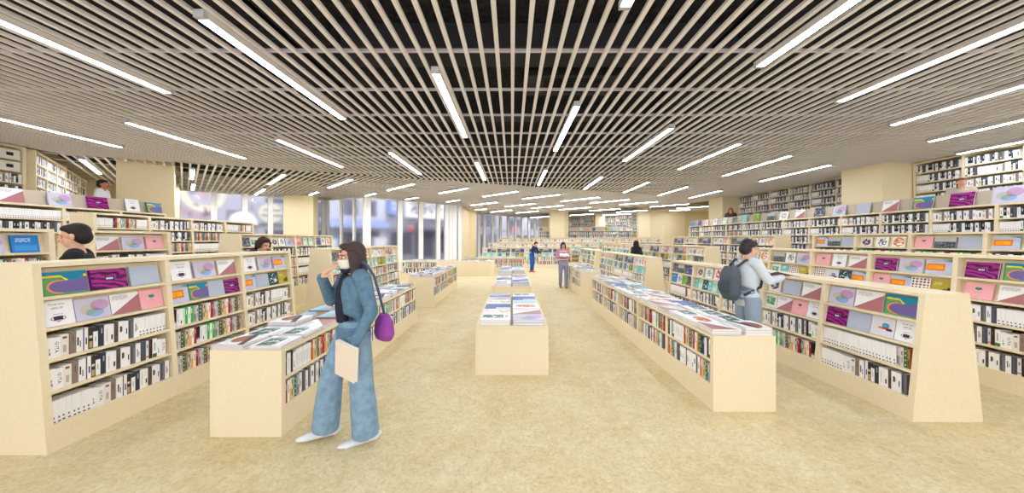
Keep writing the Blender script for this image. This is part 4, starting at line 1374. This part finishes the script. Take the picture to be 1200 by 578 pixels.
# big ring-lettered sign
r, w, h = board('shop_sign', 196, 283, 206, 262, (176, 173, 190), 'large mauve shop sign with pale ring lettering across the street')
ring = lambda cx, cz, a, b, t0, t1, n=18: [(cx + a * math.cos(D2R(t0 + (t1 - t0) * i / n)), cz + b * math.sin(D2R(t0 + (t1 - t0) * i / n))) for i in range(n + 1)]
mb = MB(); strokes(mb, ring(w * .46, h * .66, w * .27, h * .36, 150, 400), .34); mb.build('lettering', plain((224, 220, 200), .6), r)
mb = MB(); strokes(mb, ring(w * .40, h * .68, w * .36, h * .52, 190, 300), .26); strokes(mb, [(w * .45, h * .52), (w * .45, h * .8)], .4); mb.build('lettering', plain((190, 160, 172), .6), r)
mb = MB(); strokes(mb, [(w * .30, h * .62), (w * .30, h * .86)], .3); mb.build('lettering', plain((140, 136, 154), .6), r)
r, w, h = board('shop_sign', 264, 303, 247, 264, (176, 174, 190), 'low shop sign with a white arch and dark dot across the street')
mb = MB(); mb.prism(ring(w * .5, 0.02, w * .45, h * .9, 0, 180), .01, .04, axis='y'); mb.build('arch', plain((236, 236, 234), .6), r)
MB().ellipsoid((w * .55, -.05, h * .4), (w * .06, .03, h * .22)).build('dot', plain((60, 58, 70)), r)
r, w, h = board('shop_sign', 297, 331, 238, 262, (168, 166, 182), 'shop sign with a pale striped disc across the street')
mb = MB(); mb.prism(ring(w * .55, h * .5, w * .42, h * .46, 0, 350), .01, .03, axis='y'); mb.build('disc', plain((216, 212, 192), .6), r)
mb = MB(); mb.box(w * .25, -.045, h * .34, w * .95, -.03, h * .42).box(w * .3, -.045, h * .6, w * .9, -.03, h * .68).build('stripe', plain((120, 116, 128), .6), r)
# white board with brushed characters
r, w, h = board('shop_sign', 473, 521, 232, 256, (232, 232, 238), 'white signboard with dark brushed characters across the street', frame=(150, 148, 158))
mb = MB()
for pts in ([(.12, .62), (.24, .78), (.30, .72), (.16, .42), (.14, .26)], [(.18, .40), (.30, .46), (.34, .30), (.22, .22)], [(.36, .66), (.48, .68)], [(.42, .80), (.42, .40)],
            [(.37, .46), (.50, .48)], [(.38, .30), (.42, .22), (.48, .34)], [(.56, .60), (.58, .34), (.62, .28), (.66, .5)], [(.60, .66), (.70, .60)], [(.74, .46), (.90, .48)]):
    strokes(mb, [(x * w, z * h) for x, z in pts], .20)
mb.build('lettering', plain((112, 108, 118), .7), r)
r, w, h = board('banner_sign', 454, 463, 226, 252, (132, 150, 212), 'narrow blue upright sign on the whitish building', out=.5)
mb = MB()
for i in range(3): strokes(mb, [(w * .3, h * (.25 + .22 * i)), (w * .7, h * (.28 + .22 * i))], .14)
mb.build('lettering', plain((226, 230, 244), .6), r)
r, w, h = board('shop_sign', 598, 606, 266, 273, (206, 150, 166), 'small pink sign at the far end of the street', frame=(150, 150, 160))
# awnings
for px0, px1, py, colr, lab in ((372, 450, 258, (140, 152, 196), 'long blue awning over the shop across the street'), (486, 530, 262, (112, 110, 124), 'dull grey awning over the dark shop front')):
    s0, s1 = fpt(px0)[0], fpt(px1)[0]; z = fpt((px0 + px1) / 2, py)[1]
    r = empty('awning', at_front(s0, 0, z), FROT); tag(r, lab, 'awning')
    MB().prism([(-1.2, -.45), (0, 0), (0, .1), (-1.2, -.35)], 0, s1 - s0, axis='x').build('canopy', plain(colr, .8), r)
    v = MB()
    for i in range(int((s1 - s0) / .3)): v.box(.3 * i + .01, -1.22, -.62, .3 * i + .29, -1.2, -.38)
    v.build('valance', plain([min(255, k + 24) for k in colr], .8), r)
r = empty('paper_lantern', at_front(fpt(477, 268)[0], .7, fpt(477, 268)[1]), FROT); tag(r, 'red paper lantern hanging before the grey shop', 'lantern')
MB().ellipsoid((0, 0, 0), (.24, .24, .36)).build('shade', plain((204, 124, 128), .7), r, True)
MB().box(-.1, -.1, .33, .1, .1, .4).build('cap', plain((40, 38, 42)), r)
MB().box(-.02, -.02, .38, .02, .7, .42).build('hook', plain((40, 38, 42)), r)
for px, colr, lab in ((383, (70, 150, 170), 'teal vending cabinet on the pavement by the blue awning'), (440, (214, 214, 224), 'white vending cabinet on the pavement by the blue awning')):
    s = fpt(px)[0]; r = empty('vending_cabinet', at_front(s, 1.0), FROT); tag(r, lab, 'cabinet')
    MB().box(-.5, 0, .1, .5, .75, 1.85).build('body', plain(colr, .5), r)
    MB().box(-.42, -.02, .95, .42, 0, 1.7).build('display', plain((222, 226, 232), .3), r)
    MB().box(-.3, -.02, .25, .3, 0, .45).build('tray', plain((50, 50, 58)), r)
    MB().box(-.5, .05, 0, .5, .7, .1).build('foot', plain((60, 60, 66)), r)
st = MB().prism([tuple(DB * 20.4 + DW * -10), tuple(DB * 20.4 + DW * 32), tuple(DB * 33 + DW * 32), tuple(DB * 33 + DW * -10)][::-1], -.1, .012).build('street', plain((128, 128, 136), .9))
tag(st, 'grey street beyond the windows', kind='structure')
# ------------------------------------------------------------------ people
SKIN = (226, 176, 148)


def shell(mb, name, mat_, vox, parent, smooth=4):
    """one continuous skin over overlapping shapes"""
    me = mb.mesh('tmp', [mat_])
    ob = bpy.data.objects.new('tmp', me); COL.objects.link(ob)
    rm = ob.modifiers.new('r', 'REMESH'); rm.mode = 'VOXEL'; rm.voxel_size = vox
    if smooth:
        sm = ob.modifiers.new('s', 'SMOOTH'); sm.iterations = smooth; sm.factor = .5
    bpy.context.view_layer.update()
    out = bpy.data.meshes.new_from_object(ob.evaluated_get(bpy.context.evaluated_depsgraph_get()))
    bpy.data.objects.remove(ob); bpy.data.meshes.remove(me)
    out.materials.clear(); out.materials.append(mat_)
    out.polygons.foreach_set('use_smooth', [True] * len(out.polygons))
    o = bpy.data.objects.new(name, out)
    return link(o, parent) if parent is not None else o


V = Vector
X3, Y3, Z3 = V((1, 0, 0)), V((0, 1, 0)), V((0, 0, 1))


def hand(mb, wrist, d, palm_n, s=1.0, curl=.5, side=1):
    """palm, four fingers and a thumb; d points along the fingers, palm_n out of the palm"""
    d = V(d).normalized(); n = V(palm_n); n = (n - d * n.dot(d)).normalized()
    a = d.cross(n) * side                      # across the palm, towards the thumb
    w = V(wrist)
    k = w + d * .085 * s
    mb.loft([(w - d * .01, .022 * s, .017 * s, a, n), (w + d * .03 * s, .034 * s, .016 * s, a, n), (k, .038 * s, .013 * s, a, n), (k + d * .008, .034 * s, .010 * s, a, n)], n=12)
    for i, (off, L) in enumerate(((.028, .072), (.0095, .080), (-.0095, .074), (-.028, .058))):
        p = k + a * off * s; dd = d.copy(); pts = [p - d * .01]
        for seg in (.45, .32, .23):
            pts.append(pts[-1] + dd * L * seg * s)
            dd = (dd + n * curl * .75).normalized()
        mb.tube(pts, [.0092 * s, .0088 * s, .0082 * s, .0072 * s], n=8)
    t0 = w + d * .022 * s + a * .026 * s
    td = (d * .75 + a * .55 + n * .35).normalized()
    mb.tube([t0, t0 + td * .035 * s, t0 + td * .035 * s + (td * .5 + d * .6 + n * .4 * curl).normalized() * .03 * s], [.0125 * s, .0105 * s, .008 * s], n=8)


def head(root, c, yaw, pitch, mb, hair, hairstyle, s=1.0, mask=None, face=True, vox=.008, skin=SKIN, roll=0):
    """adds the head to the body shapes; returns the head matrix"""
    H = Matrix.Translation(c) @ Matrix.Rotation(D2R(yaw), 4, 'Z') @ Matrix.Rotation(D2R(pitch), 4, 'X') @ Matrix.Rotation(D2R(roll), 4, 'Y') @ Matrix.Scale(s, 4)
    mb.ellipsoid((0, .018, .030), (.072, .088, .083), M=H)
    mb.ellipsoid((0, -.022, -.045), (.052, .058, .062), M=H)
    mb.ellipsoid((0, -.040, -.082), (.026, .028, .022), M=H)                    # chin
    mb.tube([(0, -.078, .012), (0, -.100, -.028)], [.008, .0125], M=H)          # nose
    mb.ellipsoid((0, -.070, .030), (.052, .018, .012), M=H)                     # brow
    for sx in (-1, 1):
        mb.ellipsoid((sx * .074, .016, -.008), (.010, .018, .030), M=H)         # ear
        mb.ellipsoid((sx * .034, -.062, -.028), (.020, .018, .018), M=H)        # cheek
    if face:
        for sx in (-1, 1):
            e = MB().ellipsoid((sx * .030, -.0725, .008), (.0135, .010, .0085), M=H)
            o = e.build('eye', plain((236, 234, 230), .3), root, True)
            MB().ellipsoid((sx * .030, -.0815, .008), (.006, .003, .0065), M=H).build('iris', plain((40, 26, 20), .3), o, True)
            MB().tube([(sx * .046, -.078, .026), (sx * .030, -.089, .031), (sx * .016, -.088, .028)], .0035, M=H).build('eyebrow', hair, root, True)
        if not mask:
            MB().loft([((0, -.074, -.0545), .020, .008, X3, Y3), ((0, -.078, -.050), .022, .009, X3, Y3), ((0, -.076, -.0455), .016, .008, X3, Y3)], M=H).build('mouth', plain((178, 100, 96), .5), root, True)
    if mask:
        m = MB()
        m.loft([((0, -.018, -.100), .030, .048, X3, Y3), ((0, -.026, -.075), .055, .066, X3, Y3), ((0, -.026, -.040), .062, .076, X3, Y3), ((0, -.030, -.010), .062, .074, X3, Y3)], M=H, n=20)
        shell(m, 'face_mask', mask, .006, root, 3)
    h = MB()
    if hairstyle == 'short':
        h.ellipsoid((0, .032, .048), (.080, .090, .084), M=H)
        h.ellipsoid((0, .058, -.005), (.079, .064, .080), M=H)
        h.ellipsoid((0, -.012, .080), (.068, .062, .040), M=H)
    else:
        h.ellipsoid((0, .030, .046), (.083, .093, .088), M=H)
        h.ellipsoid((0, -.035, .095), (.058, .050, .030), M=H)
        lo = {'long': -.30, 'bob': -.15, 'tied': -.06}[hairstyle]
        h.loft([((0, .045, .05), .086, .070, X3, Y3), ((0, .058, -.06), .090, .060, X3, Y3), ((0, .066, lo * .7), .092, .050, X3, Y3), ((0, .068, lo), .070, .034, X3, Y3)], M=H)
        for sx in (-1, 1):
            h.loft([((sx * .070, -.02, .06), .020, .040, X3, Y3), ((sx * .082, -.012, -.03), .018, .042, X3, Y3), ((sx * .080, -.006, lo * .6), .022, .038, X3, Y3), ((sx * .070, .01, lo * .95), .016, .026, X3, Y3)], M=H)
        if hairstyle == 'tied':
            h.tube([(0, .11, .05), (0, .15, .0), (0, .14, -.12), (0, .12, -.2)], [.03, .04, .035, .012], M=H)
    shell(h, 'hair', hair, vox, root, 3)
    return H


def person(label, loc, rot, J, top, pants, shoes, hair, hairstyle='short', scale=1.0, sleeve='long', flare=0.0, mask=None, vox=.010, face=True, hands=True, yaw=0, pitch=0, skin=SKIN, group=None, denim=False, roll=0):
    """J: joints in the person's own frame, facing -y, x towards the left hand"""
    D = dict(pel=(0, 0, .93), chest=(0, .0, 1.24), neck=(0, .012, 1.385), head=(0, -.006, 1.515),
             shL=(.168, .01, 1.345), elL=(.225, .04, 1.09), wrL=(.215, -.06, .86), shR=(-.168, .01, 1.345), elR=(-.225, .04, 1.09), wrR=(-.215, -.06, .86),
             hpL=(.085, 0, .90), knL=(.095, -.02, .49), anL=(.10, .02, .085), hpR=(-.085, 0, .90), knR=(-.095, -.02, .49), anR=(-.10, .02, .085), tL=0, tR=0,
             hdL=(0, -.1, -1), hnL=(-1, 0, 0), hdR=(0, -.1, -1), hnR=(1, 0, 0), cuL=.35, cuR=.35)
    D.update(J)
    P = {k: (V(v) if isinstance(v, tuple) else v) for k, v in D.items()}
    root = empty('person', loc, D2R(rot)); root.scale = (scale,) * 3
    tag(root, label, 'person', group)
    skm = plain(skin, .55)
    tpm = speckled('woven_cloth', top, 11, 22.0, .9) if len(top) == 3 and denim else plain(top, .8)
    ptm = speckled('denim_cloth', pants, 13, 16.0, .9) if denim else plain(pants, .85)
    b = MB()
    up = (P['neck'] - P['pel']).normalized(); side = (P['shL'] - P['shR']).normalized(); fw = up.cross(side).normalized(); fw = -fw if fw.y > 0 else fw

    def torso(mb, g, z0=0.0):
        c0, c1 = P['pel'], P['chest']
        mb.loft([(c0 - Z3 * (.10 if g < 0 else .13), .125 + g, .095 + g, X3, Y3), (c0 + up * .02, .150 + g, .108 + g, X3, Y3), (c0.lerp(c1, .42), .126 + g, .094 + g, side, fw), (c1, .152 + g, .108 + g, side, fw),
                 (c1.lerp(P['neck'], .62), .150 + g * .8, .092 + g, side, fw), (P['neck'] - up * .02, .07 + g * .6, .062 + g * .6, side, fw)], n=20)
    torso(b, -.012)
    b.tube([P['neck'] - up * .05, P['neck'].lerp(P['head'], .6)], [.056, .047])
    for q in 'LR':
        sh, el, wr, hp, kn, an = (P[k + q] for k in ('sh', 'el', 'wr', 'hp', 'kn', 'an'))
        b.tube([sh, sh.lerp(el, .5), el], [.050, .043, .036]); b.tube([el, el.lerp(wr, .35), wr], [.036, .036, .024])
        if hands: hand(b, wr, P['hd' + q], P['hn' + q], 1.0, P['cu' + q], 1 if q == 'L' else -1)
        b.tube([hp, hp.lerp(kn, .45), kn], [.066, .062, .048]); b.tube([kn, kn.lerp(an, .35), an], [.050, .049, .034])
        td = Matrix.Rotation(D2R(P['t' + q]), 3, 'Z') @ V((0, -1, 0))
        b.loft([(an + Z3 * .02 - td * .0, .034, .04, X3, Y3), (V((an.x, an.y, an.z - .04)), .036, .06, X3, Y3)], n=12)
        sole = an.z - .085
        s_ = MB()
        sd = td.cross(Z3)
        for (f, w_, h_) in ((-.075, .030, .055), (-.03, .038, .075), (.04, .041, .062), (.11, .045, .042), (.16, .034, .032)):
            s_.ellipsoid(V((an.x, an.y, sole + h_ * .55)) + td * f, (w_, .055, h_ * .55), R=Matrix((sd, td, Z3)).transposed())
        s_.box(-.034, -.16, 0, .034, .09, .02, M=Matrix.Translation((an.x, an.y, sole)) @ Matrix((sd, -td, Z3)).transposed().to_4x4())
        shell(s_, 'shoe', plain(shoes, .6), .009, root, 3)
    H = head(root, P['head'], yaw, pitch, b, speckled('hair_strands', hair, 10, 70.0, .6), hairstyle, mask=plain(mask, .7) if mask else None, face=face, vox=max(.007, vox * .8), skin=skin, roll=roll)
    body = shell(b, 'body', skm, vox * .55 if hands else vox, root, 2)
    t = MB(); torso(t, .012, -.0)
    for q in 'LR':
        sh, el, wr = (P[k + q] for k in ('sh', 'el', 'wr'))
        t.tube([sh.lerp(P['neck'], .3), sh, sh.lerp(el, .5), el if sleeve == 'long' else sh.lerp(el, .62)], [.066, .068, .059, .052 if sleeve == 'long' else .054], caps=True)
        if sleeve == 'long': t.tube([el, el.lerp(wr, .5), wr - (wr - el).normalized() * .012], [.052, .046, .040])
    shell(t, 'top', tpm, vox, root, 4)
    l = MB()
    l.loft([(P['pel'] - Z3 * .13, .10, .10, X3, Y3), (P['pel'] - Z3 * .03, .160, .118, X3, Y3), (P['pel'] + up * .07, .150, .110, X3, Y3)], n=20)
    for q in 'LR':
        hp, kn, an = (P[k + q] for k in ('hp', 'kn', 'an'))
        foot = an - Z3 * (.03 if flare else .01)
        l.tube([hp + Z3 * .0, hp.lerp(kn, .5), kn, kn.lerp(foot, .5), foot], [.098, .086 + flare * .25, .070 + flare * .5, .066 + flare * .8, .060 + flare], caps=False)
    shell(l, 'trousers', ptm, vox, root, 3)
    return root


def open_book(label, loc, rot3, w=.22, h=.28, colr=(236, 234, 228)):
    r = empty('open_book', loc); r.rotation_euler = rot3; tag(r, label, 'book')
    m = MB()
    for sx in (-1, 1):
        m.prism([(0, 0), (sx * w * .5, .03), (sx * w, .02), (sx * w, .012), (sx * w * .5, .02), (0, -.008)][::sx], -h / 2, h / 2, M=Matrix.Rotation(D2R(90), 4, 'X'))
    m.build('pages', plain(colr, .7), r)
    c = MB()
    for sx in (-1, 1):
        c.prism([(0, -.010), (sx * w * .5, .0185), (sx * (w + .004), .0105), (sx * (w + .004), .007), (sx * w * .5, .015), (0, -.0135)][::sx], -h / 2 - .004, h / 2 + .004, M=Matrix.Rotation(D2R(90), 4, 'X'))
    c.build('cover', plain((120, 110, 112), .6), r)
    return r


# the woman in denim in the left aisle
WROT = -46
wl = V((-1.30, 2.70, 0))
Jw = dict(hpL=(.085, 0, .90), knL=(.09, .03, .48), anL=(.075, .07, .085), hpR=(-.085, -.01, .90), knR=(-.15, -.13, .49), anR=(-.215, -.155, .10), tL=-10, tR=-14,
          elR=(-.255, -.10, 1.13), wrR=(-.085, -.215, 1.355), hdR=(.45, .42, .55), hnR=(.2, .85, -.35), cuR=.7,
          elL=(.245, .05, 1.09), wrL=(.215, -.07, .85), hdL=(-.05, -.25, -1), hnL=(-.9, .1, 0), cuL=.55, head=(-.004, -.02, 1.505))
woman = person('woman in denim jacket and wide jeans with white mask, hand raised to her face', wl, WROT, Jw, (96, 128, 152), (132, 162, 188), (232, 234, 240), (72, 58, 56), 'long', 1.0,
               flare=.045, denim=True, mask=(236, 228, 214), vox=.010, yaw=4, pitch=4)
mb = MB()                                        # dark shirt front and bag strap
mb.loft([((0, -.085, .99), .055, .045, X3, Y3), ((0, -.098, 1.12), .055, .045, X3, Y3), ((0, -.095, 1.26), .05, .04, X3, Y3), ((0, -.06, 1.37), .045, .035, X3, Y3)], n=14)
shell(mb, 'shirt', plain((38, 40, 56), .8), .009, woman, 3)
mb = MB()
mb.tube([(-.03, .08, 1.41), (.06, .03, 1.435), (.0, -.07, 1.405), (-.07, -.06, 1.40), (-.06, .05, 1.42)], [.035, .034, .036, .034, .034])
shell(mb, 'scarf', plain((44, 44, 60), .9), .009, woman, 3)
mb = MB()
mb.loft([((0, 0, .93), .170, .122, X3, Y3), ((0, .0, .87), .172, .126, X3, Y3), ((0, .0, .82), .168, .126, X3, Y3)], n=20)
shell(mb, 'jacket_hem', plain((94, 126, 150), .85), .01, woman, 3)
Mw = Matrix.Translation(wl) @ Matrix.Rotation(D2R(WROT), 4, 'Z')
# things she carries
bk = empty('held_book', Mw @ V((.195, -.115, .725))); bk.rotation_euler = (D2R(8), D2R(12), D2R(WROT + 22)); tag(bk, 'cream paperback held low in the hand of the woman in denim', 'book')
MB().box(-.105, -.018, -.13, .105, -.014, .15).box(-.105, .010, -.13, .105, .014, .15).box(-.105, -.014, -.13, -.101, .010, .15).build('cover', plain((238, 222, 206), .6), bk)
MB().box(-.101, -.014, -.127, .102, .010, .147).build('pages', PAGES, bk)
bg_ = empty('shoulder_bag', Mw @ V((.16, .185, .80)), D2R(WROT)); tag(bg_, 'purple shoulder bag hanging behind the woman in denim', 'bag')
mb = MB(); mb.loft([((0, 0, .03), .10, .05, X3, Y3), ((0, 0, .08), .13, .07, X3, Y3), ((0, 0, .17), .12, .06, X3, Y3), ((0, 0, .24), .06, .03, X3, Y3)], n=18)
shell(mb, 'pouch', plain((150, 70, 160), .7), .01, bg_, 3)
MB().tube([(0, 0, .24), (.03, -.05, .40), (.045, -.10, .56), (.025, -.145, .648), (-.02, -.16, .668)], .010).build('strap', plain((70, 90, 116), .7), bg_, True)

# the man with the backpack at the right
ml = V((3.02, 4.22, 0))
Jm = dict(elL=(.20, -.12, 1.13), wrL=(.13, -.34, 1.17), elR=(-.20, -.12, 1.13), wrR=(-.13, -.34, 1.17), hdL=(-.15, -1, .12), hnL=(-.3, 0, 1), hdR=(.15, -1, .12), hnR=(.3, 0, 1), cuL=.25, cuR=.25, head=(0, -.03, 1.51))
person('man in pale blue shirt with backpack reading beside the right front table', ml, 90, Jm, (214, 222, 232), (150, 168, 190), (60, 62, 70), (50, 46, 52), 'short', 1.01, vox=.010, yaw=6, pitch=14)
Mm = Matrix.Translation(ml) @ Matrix.Rotation(D2R(90), 4, 'Z')
bp = empty('backpack', Mm @ V((0, .215, 1.12)), D2R(90)); tag(bp, 'dark grey backpack on the back of the man in pale blue', 'backpack')
mb = MB(); mb.loft([((0, .0, -.24), .10, .05, X3, Y3), ((0, .01, -.16), .14, .085, X3, Y3), ((0, .01, .08), .14, .085, X3, Y3), ((0, -.01, .19), .10, .05, X3, Y3)], n=18, power=2.6)
shell(mb, 'pack', plain((84, 94, 102), .8), .011, bp, 3)
mb = MB(); mb.loft([((0, .09, -.14), .09, .03, X3, Y3), ((0, .10, -.06), .10, .035, X3, Y3), ((0, .09, .0), .09, .03, X3, Y3)], n=14); shell(mb, 'front_pocket', plain((70, 78, 86), .8), .009, bp, 3)
for sx in (-1, 1): MB().tube([(sx * .07, -.04, .19), (sx * .10, -.13, .275), (sx * .115, -.27, .24), (sx * .115, -.335, .10), (sx * .12, -.30, -.06), (sx * .12, -.10, -.16)], .016).build('strap', plain((60, 66, 74), .8), bp, True)
MB().tube([(-.03, -.03, .19), (0, -.03, .235), (.03, -.03, .19)], .008).build('grab_loop', plain((60, 66, 74), .8), bp, True)
open_book('open pale book held out by the man in pale blue', Mm @ V((0, -.415, 1.205)), (D2R(12), 0, D2R(90)), .17, .22)

# the woman in the striped jumper in the middle aisle
sl = V((1.76, 11.3, 0))
Js = dict(elL=(.23, -.02, 1.09), wrL=(.10, -.23, 1.13), elR=(-.23, -.02, 1.09), wrR=(-.10, -.23, 1.13), hdL=(-.8, -.5, .1), hnL=(0, .3, 1), hdR=(.8, -.5, .1), hnR=(0, .3, 1), knL=(.10, -.05, .49), anL=(.10, -.06, .085), anR=(-.09, .06, .085))
p3 = person('woman in pink striped jumper and pale jeans reading in the middle aisle', sl, 0, Js, (206, 150, 162), (140, 150, 186), (150, 112, 96), (58, 46, 46), 'long', .955, vox=.011, pitch=20)
mb = MB()
for z in (1.0, 1.10, 1.20, 1.29): mb.loft([((0, 0, z), .172, .128, X3, Y3), ((0, 0, z + .035), .172, .128, X3, Y3)], n=22)
mb.build('stripe', plain((236, 222, 226), .8), p3, True)
open_book('open pale book held by the woman in the striped jumper', sl + V((0, -.265, 1.125)), (D2R(25), 0, 0), .16, .22)

# the person in navy and blue at the far aisle end
person('person in navy top and blue trousers leaning over the far aisle table', (1.02, 16.75, 0), 62, dict(chest=(0, -.10, 1.20), neck=(0, -.17, 1.33), head=(0, -.23, 1.44), shL=(.165, -.14, 1.28), shR=(-.165, -.14, 1.28), elL=(.20, -.26, 1.06), wrL=(.16, -.42, .98), elR=(-.2, -.26, 1.06), wrR=(-.16, -.42, .98)),
       (36, 50, 96), (30, 98, 186), (216, 110, 60), (30, 28, 32), 'short', .99, vox=.012, pitch=30)
# the dark-haired person at the corner of the middle shelves
person('person in black behind the second right bookcase, seen from behind', (5.02 * .945, 13.3 * .945, 0), 200, {}, (44, 44, 50), (50, 50, 58), (40, 40, 44), (38, 34, 38), 'bob', .985, vox=.012, face=False)
# the man in black between the left rows
person('man in black top with dark hair behind the left front bookcase', (-4.66, 3.52, 0), -48, dict(head=(0, -.02, 1.53), neck=(0, .01, 1.39)), (30, 30, 34), (44, 46, 56), (40, 40, 44), (40, 32, 30), 'short', 1.1, vox=.011, yaw=-10, pitch=8)
# the woman bending by the left gap
person('woman with tied dark hair leaning over a book in the left gap', (-4.72, 6.02, 0), 72, dict(chest=(0, -.09, 1.235), neck=(0, -.15, 1.37), head=(0, -.23, 1.47), shL=(.16, -.12, 1.32), shR=(-.16, -.12, 1.32), elL=(.22, -.2, 1.1), wrL=(.12, -.36, 1.2), elR=(-.22, -.2, 1.1), wrR=(-.12, -.36, 1.2), hdL=(-.4, -1, .2), hdR=(.4, -1, .2), hnL=(-.5, 0, 1), hnR=(.5, 0, 1)),
       (44, 50, 74), (70, 84, 120), (220, 220, 224), (58, 40, 38), 'tied', 1.06, vox=.011, pitch=22)
# people on the raised walkways
person('man in white shirt on the left walkway behind the ledge', (-9.98, 8.02, 1.5), 122, {}, (232, 234, 238), (60, 64, 80), (50, 50, 54), (44, 30, 26), 'short', .985, vox=.012, skin=(190, 122, 92))
person('woman with auburn hair on the right walkway beside the far square column', (9.82, 14.75, 1.5), -40, {}, (70, 58, 60), (50, 50, 60), (40, 40, 44), (150, 78, 54), 'bob', .96, vox=.012)
person('woman with brown hair on the right walkway before the near wall shelf', (9.96, 7.28, 1.5), -40, {}, (200, 188, 176), (90, 92, 110), (60, 60, 64), (140, 100, 80), 'short', .93, vox=.012)
# ------------------------------------------------------------------ light, camera, view
w = bpy.data.worlds.new('daylight'); SC.world = w; w.use_nodes = True
bg = w.node_tree.nodes['Background']
bg.inputs[0].default_value = (0.93, 0.96, 1.0, 1); bg.inputs[1].default_value = 1.6
cam = bpy.data.cameras.new('camera'); co = bpy.data.objects.new('camera', cam); COL.objects.link(co)
co.location = CAM; co.rotation_euler = (D2R(90), 0, 0)
cam.sensor_fit = 'HORIZONTAL'; cam.sensor_width = 36.0; cam.lens = FPX / 1200 * 36.0
cam.shift_y = -8.0 / 1200.0
cam.clip_start = .05; cam.clip_end = 300
SC.camera = co
SC.view_settings.view_transform = 'Standard'; SC.view_settings.look = 'None'
SC.view_settings.gamma = 1.0; SC.view_settings.exposure = 0.8
SC.view_settings.use_curve_mapping = False
SC.cycles.max_bounces = 8; SC.cycles.diffuse_bounces = 5; SC.cycles.transmission_bounces = 6; SC.cycles.caustics_refractive = False; SC.cycles.caustics_reflective = False
SC.cycles.sample_clamp_indirect = 6.0
SC.cycles.use_denoising = True
